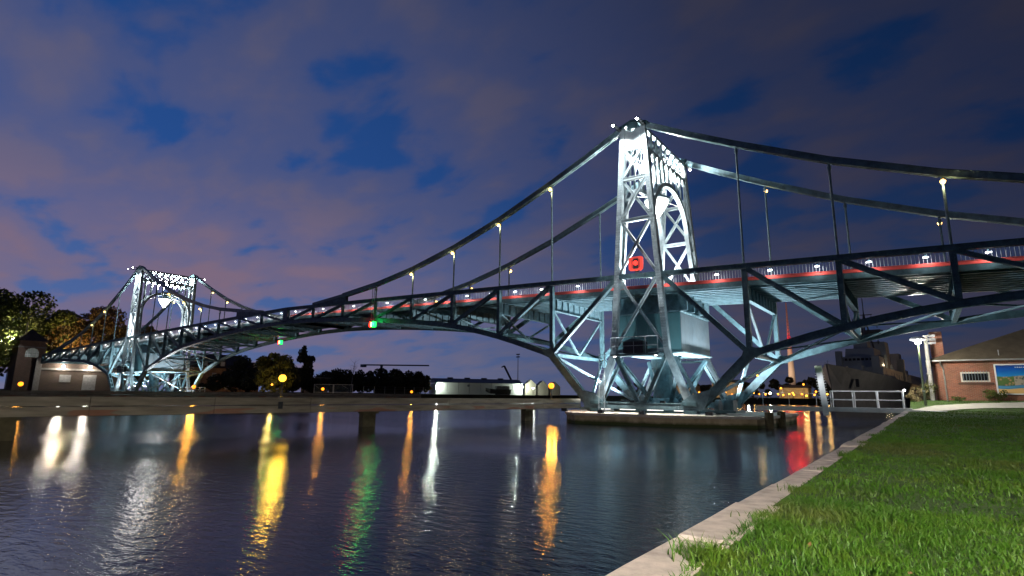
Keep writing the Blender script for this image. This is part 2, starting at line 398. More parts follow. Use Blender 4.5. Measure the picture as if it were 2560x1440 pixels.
            if i < 6:
                X2, z2 = xb[i + 1], zb[i + 1]
                for ya, yb in ((0.15, WD - 0.15), (WD - 0.15, 0.15)):
                    off = 0.05 if ya < 1 else -0.06
                    MB().bar((X, ya, zb[i] + off), (X2, yb, z2 + off), 0.14, 0.09).build("lateral_brace", STEEL, B)
        # knee cross bracing between the toes
        for ya, yb in ((0, WD), (WD, 0)):
            MB().bar((xb[0], ya, zb[0]), (sg * CT + sg * arm * 3.57, yb, 1.25 if ya else 1.1), 0.16, 0.16).build("knee_brace", STEEL_LIT, B)
    # ---- deck
    ends = [XX(-us[7]) + sg * 0.02, XX(us[7])]
    nodes = [-u for u in us[::-1]] + [0] + us
    def strip(y0, y1, zo0, zo1, name, m):
        mb = MB(); v = []; f = []
        for a in nodes:
            X = XX(a); z = zt(X)
            v += [(X, y0, z + zo0), (X, y1, z + zo0), (X, y1, z + zo1), (X, y0, z + zo1)]
        for i in range(len(nodes) - 1):
            o = i * 4; f += [(o + j, o + (j + 1) % 4, o + 4 + (j + 1) % 4, o + 4 + j) for j in range(4)]
        f += [(3, 2, 1, 0), tuple(len(v) - 4 + j for j in range(4))]
        return mb.add(v, f).build(name, m, B)
    strip(0.45, WD - 0.45, -1.14, -1.02, "deck_slab", STEEL_LIT)
    strip(1.65, WD - 1.65, -1.015, -0.98, "roadway", ASPH)
    for y0 in (0.46, WD - 1.6): strip(y0, y0 + 1.14, -1.015, -0.90, "footway", mat("footway_boards", (0.16, 0.15, 0.14), 0.8))
    for j in range(10):
        yy = 0.9 + j * (WD - 1.8) / 9
        strip(yy - 0.11, yy + 0.11, -1.30, -1.145, "deck_stringer", STEEL_LIT)
    for y0 in (0.36, WD - 0.44): strip(y0, y0 + 0.08, -1.24, -0.94, "edge_beam", STEEL)
    # strips standing in for tail-light trails (red) and the lit deck edge (pale)
    for y0 in (0.46, WD - 0.52):
        strip(y0, y0 + 0.06, -0.95, -0.74, "light_trail_band", TRAILRED if near else RAILM)
        strip(y0 - 0.03, y0 + 0.09, -0.735, -0.71, "light_trail_band_cap", TRAILRED if near else RAILM)
    # ---- railing panels, one per truss panel and side
    for y in (0.62, WD - 0.62):
        for a, b in zip(nodes, nodes[1:]):
            Xa, Xb = XX(a), XX(b); L = abs(Xb - Xa); n = max(4, int(L / 0.16)); mb = MB()
            for i in range(1, n):
                X = Xa + (Xb - Xa) * i / n; mb.box(X - 0.011, X + 0.011, y - 0.011, y + 0.011, zt(X) - 0.93, zt(X) - 0.10)
            for zo in (-0.92, -0.09): mb.bar((Xa, y, zt(Xa) + zo), (Xb, y, zt(Xb) + zo), 0.035, 0.03)
            mb.build("railing_panel", RAILM, B)
    # ---- small downlights under the top chord
    led = None
    for y, s_ in ((0.0, 1), (WD, -1)):
        for a, b in zip(nodes, nodes[1:]):
            for q in ((0.28, 0.78) if abs(b - a) < 1.2 else (0.3, 0.75)):
                X = XX(a + (b - a) * q); z = zt(X) - 0.40; yy = y + s_ * 0.24
                if led is None:
                    ORG["_"] = V((X, yy, z)); d = MB().box(X - 0.12, X + 0.12, yy - 0.035, yy + 0.035, z - 0.07, z - 0.02).build("handrail_light", LED, None, org=(X, yy, z))
                    led = d.data
                    d.parent = B; d.location = V((X, yy, z)) - ORG[B.name]
                    h = MB().box(X - 0.03, X + 0.03, yy - 0.02, yy + 0.02, z - 0.018, z + 0.12).build("light_bracket", STEEL, d, org=(X, yy, z)); hm = h.data
                else:
                    d = link("handrail_light", led, B, (X, yy, z)); link("light_bracket", hm, d, (X, yy, z))
    for y, s_ in ((0.0, 1), (WD, -1)):            # light given off by the downlights, one lamp per panel
        for a, b in zip(nodes, nodes[1:]):
            for q in ((0.28, 0.78) if abs(b - a) < 1.2 else (0.3, 0.75)):
                X = XX(a + (b - a) * q); lamp("handrail_glow", (X, y + s_ * 0.16, zt(X) - 0.50), 13, (1.0, 0.97, 0.93), B, 0.05, 168, (X, y + s_ * 2.0, zt(X) - 1.0), 0.2)
    # ================= tower
    T = sg * CT
    def leg_x(z):
        zs = [1.25, 4.3, 9.43, 19.7]; xs_ = [3.0, 1.78, 1.42, 0.72]
        return float(np.interp(z, zs, xs_))
    for y in ys:
        for s_ in (-1, 1):
            zs = [1.25, 4.15, 4.5, 9.43, 19.68]
            mb = MB(); mb.loft([(T + s_ * leg_x(z), y, z) for z in zs], [0.46, 0.40, 0.36, 0.34, 0.32], 0.36)
            lg = mb.build("tower_leg", TOWER_LIT, B)
            # raised cover strips and rivets on the faces
            rv = MB(); yo = -1 if y == 0 else 1
            for z in np.arange(4.6, 18.2, 0.17):
                for q in (-0.11, 0.0, 0.11):
                    x = T + s_ * leg_x(z) + q; c = V((x, y + yo * 0.182, z)); r = 0.034
                    rv.add([c + V((-r, 0, -r)), c + V((r, 0, -r)), c + V((r, 0, r)), c + V((-r, 0, r)), c + V((0, yo * 0.032, 0))], [(0, 1, 4), (1, 2, 4), (2, 3, 4), (3, 0, 4)])
            tag(rv.build("rivet_rows", TOWER_LIT, lg), kind="stuff")
            MB().box(T + s_ * 3.05 - 0.42, T + s_ * 3.05 + 0.42, y - 0.30, y + 0.30, 1.10, 1.30).build("leg_shoe", STEEL, lg)
        # top plate with scalloped head, saddle
        mb = MB(); yo = y
        n = 12; v = []
        for i in range(n + 1):
            t_ = i / n; x = T - 0.58 + 1.16 * t_; zz_ = 19.45 - 0.16 * math.sin(math.pi * min(1, max(0, (t_ - .3) / .4)))
            for yy in (y - 0.17, y + 0.17): v += [(x, yy, 18.35), (x, yy, zz_)]
        f = []
        for i in range(n):
            o = i * 4; f += [(o, o + 4, o + 5, o + 1), (o + 6, o + 2, o + 3, o + 7), (o + 1, o + 5, o + 7, o + 3), (o + 4, o, o + 2, o + 6)]
        mb.add(v, f).build("tower_top_plate", TOWER_LIT, B)
        MB().bar((T - 1.05, y, 19.66), (T, y, 20.02), 0.5, 0.22, side=(0, 1, 0)).bar((T + 1.05, y, 19.66), (T, y, 20.02), 0.5, 0.22, side=(0, 1, 0)).box(T - 0.35, T + 0.35, y - 0.22, y + 0.22, 19.5, 19.98).build("chain_saddle", STEEL, B)
        # side X-bracing and struts
        lv = [9.35, 13.1, 16.0, 18.2]
        for z in (4.45,) + tuple(lv[1:]):
            MB().ladder((T - leg_x(z) + 0.15, y, z), (T + leg_x(z) - 0.15, y, z), 0.22, 0.2, step=0.6).build("tower_strut", TOWER_LIT, B)
        for za, zb_ in [(4.65, 9.2)] + list(zip(lv, lv[1:])):
            za += 0.15; zb_ -= 0.12
            for s_ in (-1, 1):
                MB().ladder((T + s_ * (leg_x(za) - 0.18), y + s_ * 0.035, za), (T - s_ * (leg_x(zb_) - 0.18), y + s_ * 0.035, zb_), 0.16, 0.14, step=0.5, bw=0.12).build("tower_brace", TOWER_LIT, B)
        # V struts under the platform and base beam
        for s_ in (-1, 1):
            MB().ladder((T + s_ * 1.7, y, 4.2), (T + s_ * 0.25, y, 1.3), 0.20, 0.20, step=0.5).build("base_strut", STEEL, B)
        MB().ladder((T - 3.6, y, 1.02), (T + 3.6, y, 1.02), 0.42, 0.38, step=0.5).build("base_beam", STEEL_LIT, B)
        rv = MB(); yo = -1 if y == 0 else 1
        for x in np.arange(-3.5, 3.5, 0.14):
            if abs(x) < 2.2: zs_ = (1.16,)
            else: zs_ = (0.90, 1.02, 1.14)
            for z in zs_:
                c = V((T + x, y + yo * 0.211, z)); r = 0.03
                rv.add([c + V((-r, 0, -r)), c + V((r, 0, -r)), c + V((r, 0, r)), c + V((-r, 0, r)), c + V((0, yo * 0.028, 0))], [(0, 1, 4), (1, 2, 4), (2, 3, 4), (3, 0, 4)])
        tag(rv.build("base_rivets", STEEL_LIT, B), kind="stuff")
        for s_ in (-1, 1):                      # triangular toe gussets
            a_ = [(T + s_ * 3.9, 0.86), (T + s_ * 2.5, 0.86), (T + s_ * 2.6, 1.35), (T + s_ * 3.2, 1.75), (T + s_ * 4.35, 2.05)]
            mb = MB()
            for yy in (y - 0.215, y + 0.215):
                mb.add([(x, yy - 0.01, z) for x, z in a_] + [(x, yy + 0.01, z) for x, z in a_], [(0, 1, 2, 3, 4), (9, 8, 7, 6, 5)] + [(i, 5 + i, 5 + (i + 1) % 5, (i + 1) % 5) for i in range(5)])
            mb.build("toe_gusset", STEEL_LIT, B)
    # portals across the road
    for s_ in (-1, 1):
        for zc in (19.42, 17.95):
            x = T + s_ * leg_x(zc); MB().box(x - 0.13, x + 0.13, 0.24, WD - 0.24, zc - 0.10, zc + 0.10).build("portal_beam", TOWER_LIT, B)
        xm = T + s_ * leg_x(18.7); npn = 8; y0, y1 = 0.3, WD - 0.3
        for i in range(npn):
            ya, yb = y0 + (y1 - y0) * i / npn, y0 + (y1 - y0) * (i + 1) / npn
            for p_, q_, o in (((ya, 18.06), (yb, 19.31), 0.03), ((ya, 19.31), (yb, 18.06), -0.03)):
                MB().bar((xm + o, p_[0], p_[1]), (xm + o, q_[0], q_[1]), 0.05, 0.09, side=(1, 0, 0)).build("portal_lattice", TOWER_LIT, B)
            if i: MB().box(xm - 0.08, xm + 0.08, ya - 0.04, ya + 0.04, 18.06, 19.31).build("portal_upright", TOWER_LIT, B)
        # arch rib and lining
        xa = T + s_ * leg_x(16.0); A, Bz, zc = WD / 2 - 0.62, 2.9, 13.3
        def arch(t, d): return (WD / 2 - (A + d) * math.cos(t), zc + (Bz + d) * math.sin(t))
        v = []; n = 28
        for i in range(n + 1):
            t_ = math.pi * i / n
            for d_, w_ in ((0.0, 0.16), (0.28, 0.16)):
                yy, z = arch(t_, d_); v += [(xa - w_, yy, z), (xa + w_, yy, z)]
        f = []
        for i in range(n):
            o = i * 4; f += [(o, o + 1, o + 5, o + 4), (o + 3, o + 2, o + 6, o + 7), (o + 1, o + 3, o + 7, o + 5), (o + 2, o, o + 4, o + 6)]
        MB().add(v, f).build("portal_arch", TOWER_LIT, B)
        for sy in (0, 1):
            yy = WD / 2 - (A + 0.14) if sy == 0 else WD / 2 + (A + 0.14)
            xb_ = T + s_ * leg_x(9.4)
            MB().bar((xa, yy, zc + 0.02), (xb_, yy, 8.6), 0.30, 0.26, side=(1, 0, 0)).build("arch_lining", TOWER_LIT, B)
            for zq in (9.6, 10.9, 12.2, 13.5):
                xq = T + s_ * leg_x(zq + 0.5); ye = 0.2 if sy == 0 else WD - 0.2
                MB().bar((xq, ye, zq), (xq, yy, zq + 1.1), 0.08, 0.08, side=(1, 0, 0)).build("lining_brace", TOWER_LIT, B)
        # arcade between arch and lattice: mullions with rounded heads
        for i in range(9):
            yy = 0.55 + (WD - 1.1) * i / 8; c_ = (yy - WD / 2) / (A + 0.28)
            zlo = zc + (Bz + 0.28) * math.sqrt(max(0, 1 - c_ * c_)) if abs(c_) < 1 else zc
            zlo = max(zlo, 14.6) - 0.05; xq = T + s_ * leg_x(17.2)
            mb = MB().bar((xa, yy, zlo), (xq, yy, 17.86), 0.10, 0.15, side=(1, 0, 0))
            for q in (-1, 1):
                mb.add([(xq - 0.05, yy + q * 0.07, 17.86), (xq - 0.05, yy + q * 0.40, 17.86), (xq - 0.05, yy + q * 0.18, 17.70), (xq - 0.05, yy + q * 0.07, 17.40),
                        (xq + 0.05, yy + q * 0.07, 17.86), (xq + 0.05, yy + q * 0.40, 17.86), (xq + 0.05, yy + q * 0.18, 17.70), (xq + 0.05, yy + q * 0.07, 17.40)],
                       [(0, 1, 2, 3), (7, 6, 5, 4), (1, 5, 6, 2), (2, 6, 7, 3)])
            mb.build("arcade_mullion", TOWER_LIT, B)
    # platform, cabin, machine house, pivot works
    for ya, yb in ((-1.05, 0.2), (WD - 0.2, WD + 1.05)): MB().box(T - 1.6, T + 1.6, ya, yb, 4.10, 4.20).build("service_platform", STEEL, B)
    for yy in (-1.0, WD + 1.0):
        mb = MB()
        for x in np.linspace(-1.55, 1.55, 5): mb.tube((T + x, yy, 4.2), (T + x, yy, 5.25), 0.022, n=6)
        for z in (4.7, 5.25): mb.tube((T - 1.55, yy, z), (T + 1.55, yy, z), 0.022, n=6)
        mb.build("platform_rail", RAILM, B)
    cab = MB().box(T - 0.72, T + 0.6, -0.98, -0.25, 4.24, 4.96).build("control_cabin", DARK, B)
    MB().add([(T - 0.82, -1.05, 4.96), (T + 0.7, -1.05, 4.96), (T + 0.7, -0.2, 4.96), (T - 0.82, -0.2, 4.96), (T - 0.06, -1.05, 5.16), (T - 0.06, -0.2, 5.16)],
             [(3, 2, 1, 0), (0, 1, 4), (1, 2, 5, 4), (2, 3, 5), (3, 0, 4, 5)]).build("cabin_roof", STEEL, cab)
    hx0, hx1, hy0, hy1, hz0, hz1 = T - 2.0, T + 2.3, 1.0, 6.72, 4.42, 6.9
    mh = MB().box(hx0, hx1, hy0, hy1, hz0, hz1).build("machine_house", HOUSEP, B)
    for xs_, k_ in ((hx1, 1), (hx0, -1)):
        n = 8
        for i in range(n):
            ya, yb = hy0 + (hy1 - hy0) * i / n + 0.008, hy0 + (hy1 - hy0) * (i + 1) / n - 0.008
            MB().box(min(xs_, xs_ + k_ * 0.03), max(xs_, xs_ + k_ * 0.03), ya, yb, hz0 + 0.05, hz1 - 0.05).build("wall_panel", PANEL_LIT, mh)
    for ys_, k_ in ((hy0, -1), (hy1, 1)):
        n = 6
        for i in range(n):
            xa_, xb_ = hx0 + (hx1 - hx0) * i / n + 0.008, hx0 + (hx1 - hx0) * (i + 1) / n - 0.008
            MB().box(xa_, xb_, min(ys_, ys_ + k_ * 0.03), max(ys_, ys_ + k_ * 0.03), hz0 + 0.05, hz1 - 0.05).build("wall_panel", HOUSEP, mh)
    MB().box(hx0 - 0.1, hx1 + 0.12, hy0 - 0.1, hy1 + 0.1, hz0 - 0.1, hz0 - 0.004).box(hx0 - 0.08, hx1 + 0.1, hy0 - 0.08, hy1 + 0.08, hz1 + 0.004, hz1 + 0.1).build("house_trim", STEEL_LIT, mh)
    for yy in (1.6, 3.0, 4.6, 6.1): MB().box(T - 2.6, T + 2.6, yy - 0.1, yy + 0.1, 7.05, zt(T) - 1.32).build("house_hanger_beam", STEEL_LIT, B)
    MB().lathe((T, WD / 2, 0.62), [(1.7, 0), (1.7, 0.35), (1.1, 0.5), (0.75, 0.9), (0.6, 2.4), (0.8, 3.3), (0.8, 3.48), (0, 3.48)], 20).build("pivot_column", STEEL, B)
    for sx in (-1, 1):
        for yy, ye in ((1.2, WD / 2 - 0.6), (WD - 1.2, WD / 2 + 0.6)):
            MB().ladder((T + sx * 2.1, yy, 4.1), (T + sx * 0.7, ye, 1.35), 0.18, 0.18, side=(1, 0, 0), step=0.5).build("pivot_strut", STEEL, B)
            MB().ladder((T + sx * 1.8, yy, 4.1), (T + sx * 3.3, yy, 1.2), 0.17, 0.17, step=0.5).build("pivot_strut", STEEL_LIT, B)
        MB().ladder((T + sx * 2.6, 0.2, 1.1), (T + sx * 2.6, WD - 0.2, 1.1), 0.3, 0.3, side=(1, 0, 0), step=0.7).build("base_cross_beam", STEEL, B)
        # swing gear: wheels on a frame
        gx = T + sx * 4.3
        for yy in (1.2, 2.3):
            MB().tube((gx - 0.12, yy, 1.05), (gx + 0.12, yy, 1.05), 0.43, n=18).build("gear_wheel", STEEL_LIT, B)
        MB().box(gx - 0.5, gx + 1.1, 0.7, 2.8, 0.72, 0.86).box(gx + 0.35, gx + 0.9, 1.0, 1.9, 0.86, 1.45).build("gear_frame", STEEL, B)
    # access ladder
    mb = MB()
    lx = T - sg * 2.4
    for q in (-0.2, 0.2): mb.bar((lx + q, -0.75, 0.7), (lx + q, -0.55, 4.3), 0.05, 0.04)
    for z in np.arange(0.9, 4.2, 0.3): mb.bar((lx - 0.2, -0.75 + (z - 0.7) * 0.0555, z), (lx + 0.2, -0.75 + (z - 0.7) * 0.0555, z), 0.03, 0.03)
    mb.build("access_ladder", RAILM, B)
    # ---- lantern under the arch
    lz = 15.15; lc = V((T, WD / 2, lz))
    ln = MB().lathe(lc, [(0.02, -0.95), (0.16, -0.82), (0.52, -0.30), (0.80, 0.18), (0.84, 0.30), (0.80, 0.36)], 20).build("lantern_bowl", BOWL, B, smooth=True)
    MB().lathe(lc, [(0.90, 0.34), (0.92, 0.44), (0.70, 0.62), (0.34, 0.74), (0.28, 1.0), (0.40, 1.15), (0.30, 1.32), (0.10, 1.5), (0.0, 1.7)], 16).build("lantern_crown", STEEL_LIT, ln, smooth=True)
    for dy in (-2.2, -0.9, 0.9, 2.2):
        zz_ = 13.3 + 2.9 * math.sqrt(1 - (dy / 3.2) ** 2)
        mb = MB()
        for s_ in (-1, 1): mb.tube(lc + V((s_ * 0.3, dy * 0.34, 0.45)), (T + s_ * 1.08, WD / 2 + dy, zz_), 0.025, n=5)
        mb.build("lantern_rod", WHITE, ln)
    lamp("lantern_light", lc + V((0, 0, -1.2)), 110, (1.0, 0.98, 0.94), B, 0.6)
    lamp("lantern_glow", lc + V((0, 0, 1.8)), 4200, (1.0, 0.98, 0.94), B, 0.3, 168, lc + V((0, 0, 6)), 0.3)
    # ---- flood lights on the tower
    for y in ys:
        for s_ in (-1, 1):
            yo = -1 if y == 0 else 1
            p_ = V((T + s_ * 0.86, y + yo * 1.35, 19.45))
            MB().box(p_.x - 0.11, p_.x + 0.11, min(p_.y - yo * 1.15, p_.y + yo * 0.12), max(p_.y - yo * 1.15, p_.y + yo * 0.12), p_.z + 0.04, p_.z + 0.12).build("flood_bracket", DARK, B)
            MB().lathe(p_, [(0.0, -0.05), (0.05, -0.04), (0.07, 0.0), (0.06, 0.04)], 10).build("flood_lens", LEDC, B)
            lamp("tower_flood", p_ + V((0, yo * 0.05, -0.15)), 1200, (1.0, 0.98, 0.95), B, 0.08, 120, (T + s_ * 1.2, y - yo * 0.3, 13), 0.8)
        for s_ in (-1, 1):                        # uplights at deck level inside each leg
            p_ = V((T + s_ * 1.0, 0.95 if y == 0 else WD - 0.95, zt(T) - 0.80))
            MB().box(p_.x - 0.14, p_.x + 0.14, p_.y - 0.1, p_.y + 0.1, p_.z - 0.1, p_.z).build("flood_housing", DARK, B)
            lamp("tower_uplight", p_ + V((0, 0, 0.06)), 2000, (1.0, 0.98, 0.95), B, 0.08, 100, (T + s_ * 0.4, y, 17), 0.7)
    # ---- pier floods washing the steel and deck underside
    for sx in (-1, 1):
        p_ = V((T + sx * 2.9, WD / 2, 1.30))
        MB().box(p_.x - 0.2, p_.x + 0.2, p_.y - 0.25, p_.y + 0.25, p_.z - 0.04, p_.z + 0.08).build("flood_housing", DARK, B)
        lamp("pier_flood", p_ + V((0, 0, 0.2)), 3800, (0.90, 0.96, 1.0), B, 0.12, 150, (T + sx * 6.0, WD / 2, 8), 0.6)
        for y, yo in ((0.9, -1), (WD - 0.9, 1)):
            p_ = V((T + sx * 1.0, y, 1.30))
            MB().box(p_.x - 0.15, p_.x + 0.15, p_.y - 0.12, p_.y + 0.12, p_.z - 0.45, p_.z + 0.06).build("flood_housing", DARK, B)
            lamp("pier_flood", p_ + V((0, 0, 0.18)), 170, (0.88, 0.95, 1.0), B, 0.1, 140, (T + sx * 3.0, y, 6), 0.7)
    for sx in (-1, 1):                            # floods on the pier edge facing the road side
        p_ = V((T + sx * 4.6, -1.6, 0.80))
        MB().box(p_.x - 0.2, p_.x + 0.2, p_.y - 0.1, p_.y + 0.1, 0.62, 0.82).build("flood_housing", DARK, B)
        lamp("pier_front_flood", p_ + V((0, 0.1, 0.08)), 480, (0.80, 0.95, 1.0), B, 0.1, 40, (T + sx * 0.9, 1.0, 5.9), 0.6)
    for x in (-2.6, -0.9, 0.9, 2.6):              # strip lights under the base beam, washing the pier top
        MB().box(T + x - 0.5, T + x + 0.5, -0.20, -0.10, 0.785, 0.822).build("strip_light", STRIP, B)
    for sx in (-1, 1):                            # narrow floods on the pier edge aimed up the tower face
        p_ = V((T + sx * 1.3, -3.0, 0.80))
        MB().box(p_.x - 0.16, p_.x + 0.16, p_.y - 0.12, p_.y + 0.12, 0.62, 0.82).build("flood_housing", DARK, B)
        lamp("tower_face_flood", p_ + V((0, 0, 0.08)), 1500, (1.0, 0.98, 0.95), B, 0.08, 34, (T + sx * 0.9, -0.1, 15.5), 0.7)
    for sx in (-1, 1):                            # added downlights under the platform, made up to whiten the pier top
        p_ = V((T + sx * 1.35, -0.85, 4.06))
        MB().lathe(p_, [(0.0, -0.05), (0.08, -0.04), (0.10, 0.03)], 10).build("added_downlight_lens", STRIP, B)
        lamp("added_pier_downlight", p_ + V((0, 0, -0.07)), 620, (1.0, 0.95, 0.86), B, 0.08, 84, (T + sx * 2.0, -1.7, 0.6), 0.5)
    # ---- warm lamps on the hanger heads
    sel = {(-1, 0.0): (0, 1, 2, 3), (1, 0.0): (2, 4), (-1, WD): (2, 3, 4), (1, WD): (0, 2)} if near else \
          {(-1, 0.0): (1, 2, 3), (1, 0.0): (1, 2), (-1, WD): (0, 1), (1, WD): (0, 3)}
    for (arm, y), ks in sel.items():
        for k_ in ks:
            X = XX(arm * us[k_]); hz = zt(X) + CH[k_] - 0.22; yi = y + (-0.24 if y == 0 else 0.24)
            yi2 = y + (0.24 if y == 0 else -0.24)
            d = MB().lathe((X - sg * 0.0, yi, hz), [(0, -0.14), (0.10, -0.10), (0.13, 0.0), (0.05, 0.08)], 10).build("hanger_lamp", WARM, B)
            MB().bar((X, y, hz + 0.06), (X, yi, hz + 0.1), 0.05, 0.04, side=(1, 0, 0)).build("lamp_arm", STEEL, d)
            lamp("hanger_light", (X, yi * 1.0, hz - 0.25), 14, (1.0, 0.72, 0.34), B, 0.06)
    return B
PANEL_LIT = mat("lit_panel_paint", (0.13, 0.175, 0.20), 0.55, var=0.1)  # end walls of the teal house, floodlight put into their colour
BOWL = emit("lantern_glass", (1.0, 0.97, 0.92), 7)
STRIP = emit("strip_lens", (1.0, 0.94, 0.85), 3)
near_b = bridge(1)
far_b = bridge(-1)

# navigation lights, red signal board (parts of the bridge)
def nav(parent, c, label):
    c = V(c)
    n = MB().box(c.x - 0.07, c.x + 0.07, c.y - 0.16, c.y + 0.16, c.z - 0.34, c.z + 0.34).build("navigation_light", DARK, parent); n["label"] = label
    MB().box(c.x - 0.30, c.x - 0.08, c.y - 0.14, c.y + 0.14, c.z - 0.27, c.z + 0.2).build("red_lens", emit("nav_red", (1.0, 0.03, 0.01), 5), n)
    MB().box(c.x + 0.08, c.x + 0.30, c.y - 0.14, c.y + 0.14, c.z - 0.27, c.z + 0.2).build("green_lens", emit("nav_green", (0.01, 1.0, 0.10), 4), n)
    MB().box(c.x - 0.06, c.x + 0.06, c.y - 0.18, c.y - 0.165, c.z - 0.25, c.z + 0.15).build("white_lens", emit("nav_white", (0.8, 1.0, 0.5), 3), n)
def nav_glow(parent, c, pw):
    lamp("nav_green_light", V(c) + V((0.25, -0.3, 0)), pw, (0.03, 1.0, 0.16), parent, 0.12); lamp("nav_red_light", V(c) + V((-0.35, -0.3, 0)), pw * 0.5, (1.0, 0.05, 0.02), parent, 0.12)
nav_glow(near_b, (14.5, -0.42, 7.72), 26); nav_glow(far_b, (-11.5, 6.6, 7.85), 18)
nav(near_b, (14.5, -0.42, 7.72), "red and green navigation light under the lower chord")
nav(far_b, (-11.5, 6.6, 7.85), "small red and green navigation light under the far truss")
X3 = CT - 5.378 * P
mb = MB()
for q in (-0.14, 0.14): mb.tube((X3 + q, -0.30, 8.1), (X3 + q, -0.30, zt(X3) + 1.1), 0.025, n=6)
for z in np.arange(8.2, zt(X3) + 1.1, 0.3): mb.tube((X3 - 0.14, -0.30, z), (X3 + 0.14, -0.30, z), 0.015, n=5)
mb.box(X3 - 0.55, X3 + 0.55, -0.5, -0.32, zt(X3) + 0.95, zt(X3) + 1.02)
mb.build("signal_mast", RAILM, near_b)
sgn = MB()
def rrect(cx, cz, w, h, r, n=4):
    pts = []
    for ax, az, a0 in ((1, 1, 0), (-1, 1, 90), (-1, -1, 180), (1, -1, 270)):
        for i in range(n + 1):
            a = R(a0 + 90 * i / n); pts.append((cx + ax * (w / 2 - r) + r * math.cos(a), cz + az * (h / 2 - r) + r * math.sin(a)))
    return pts
def plate(mb, pts, y0, y1):
    n = len(pts)
    return mb.add([(x, y0, z) for x, z in pts] + [(x, y1, z) for x, z in pts], [tuple(range(n)), tuple(range(n, 2 * n))[::-1]] + [(i, n + i, n + (i + 1) % n, (i + 1) % n) for i in range(n)])
def frame(mb, cx, cz, w, h, r, t, y0, y1):
    a = rrect(cx, cz, w, h, r); b = rrect(cx, cz, w - 2 * t, h - 2 * t, max(0.02, r - t)); n = len(a)
    v = [(x, y, z) for y in (y0, y1) for x, z in a + b]; f = []
    for i in range(n):
        j = (i + 1) % n
        f += [(i, j, n + j, n + i), (2 * n + j, 2 * n + i, 3 * n + i, 3 * n + j), (i, 2 * n + i, 2 * n + j, j), (n + j, 3 * n + j, 3 * n + i, n + i)]
    return mb.add(v, f)
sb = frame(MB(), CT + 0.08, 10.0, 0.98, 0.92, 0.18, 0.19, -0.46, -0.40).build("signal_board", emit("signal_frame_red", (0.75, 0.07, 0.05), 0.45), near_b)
sb["label"] = "red rounded square frame around a round red signal"
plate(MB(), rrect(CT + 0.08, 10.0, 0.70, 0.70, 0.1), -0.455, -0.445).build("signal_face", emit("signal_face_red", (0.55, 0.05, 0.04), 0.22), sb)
plate(MB(), rrect(CT + 0.08, 10.0, 0.36, 0.66, 0.03), -0.47, -0.458).build("signal_backing", DARK, sb)
MB().tube((CT + 0.08, -0.53, 10.04), (CT + 0.08, -0.472, 10.04), 0.15, n=16).build("signal_lens", emit("signal_red", (1.0, 0.03, 0.02), 3.0), sb)
MB().box(CT - 0.3, CT + 0.46, -0.43, -0.41, 9.9, 10.12).box(CT - 0.02, CT + 0.18, -0.4, -0.2, 9.45, 9.7).build("signal_bracket", DARK, sb)

# ================================================================== piers
PIER = None
def pier_mat():
    m = bpy.data.materials.new("pier_concrete"); m.use_nodes = True; t = m.node_tree; b = t.nodes["Principled BSDF"]; b.inputs["Roughness"].default_value = 0.9
    g = nd(t, "ShaderNodeNewGeometry"); s = nd(t, "ShaderNodeSeparateXYZ"); t.links.new(g.outputs["Position"], s.inputs[0])
    n = nd(t, "ShaderNodeTexNoise", i={"Scale": 1.7, "Detail": 6.0, "Roughness": 0.65}); t.links.new(g.outputs["Position"], n.inputs["Vector"])
    base = ramp(t, n.outputs[0], [(0.3, (0.28, 0.22, 0.13)), (0.7, (0.52, 0.43, 0.29))])
    z = mathn(t, "ADD", s.outputs[2], mathn(t, "MULTIPLY", n.outputs[0], 0.16))
    alg = ramp(t, z, [(0.20, 1.0), (0.36, 0.0)])
    t.links.new(mixc(t, alg, base, (0.045, 0.06, 0.012)), b.inputs["Base Color"])
    bp = nd(t, "ShaderNodeBump", i={"Strength": 0.5, "Distance": 0.03}); t.links.new(n.outputs[0], bp.inputs["Height"]); t.links.new(bp.outputs[0], b.inputs["Normal"])
    return m
PIERM = pier_mat()
def pier(sg):
    T = sg * CT
    p = thing("bridge_pier", (T, WD / 2, 0), "low concrete pier with chamfered corners under the " + ("tower near the lawn" if sg > 0 else "tower beside the gatehouse"), "pier", "bridge piers")
    poly = [(-4.0, -2.3), (-2.7, -3.6), (3.1, -3.05), (6.9, -1.0), (7.2, 0.9), (7.2, WD + 1), (4, WD + 3), (-4, WD + 3), (-6, WD), (-6, 1.0)]
    poly = [(T + (x if sg > 0 else -x), y) for x, y in poly]
    if sg < 0: poly = poly[::-1]
    MB().prism(poly, -1.5, 0.47).build("pier_body", PIERM, p)
    cx, cy_ = T, WD / 2
    cap = [(cx + (x - cx) * 1.02, cy_ + (y_ - cy_) * 1.015) for x, y_ in poly]
    MB().prism(cap, 0.474, 0.62).build("pier_cap", mat("pier_cap_concrete", (0.46, 0.42, 0.36), 0.85, var=0.2, scale=2, bump=0.3), p)
    for q in ((7.35, -0.2), (7.35, 3.0)) if sg > 0 else (): MB().tube((T + q[0], q[1], -1.5), (T + q[0], q[1], 0.85), 0.22, n=12).build("fender_pile", mat("old_timber", (0.10, 0.085, 0.045), 0.9, var=0.4), p)
    MB().lathe((T, WD / 2, 0.62), [(3.4, 0.0), (3.4, 0.16), (3.2, 0.16), (3.2, 0.0)], 36).build("turning_rail", STEEL, p)
    for i, sx in enumerate((-1, 1)):
        for sy in (0, 1): MB().box(T + sx * 3.1 - 0.4, T + sx * 3.1 + 0.4, sy * WD - 0.28, sy * WD + 0.28, 0.62, 0.83).build("bearing_block", STEEL, p)
    return p
pier(1); pier(-1)

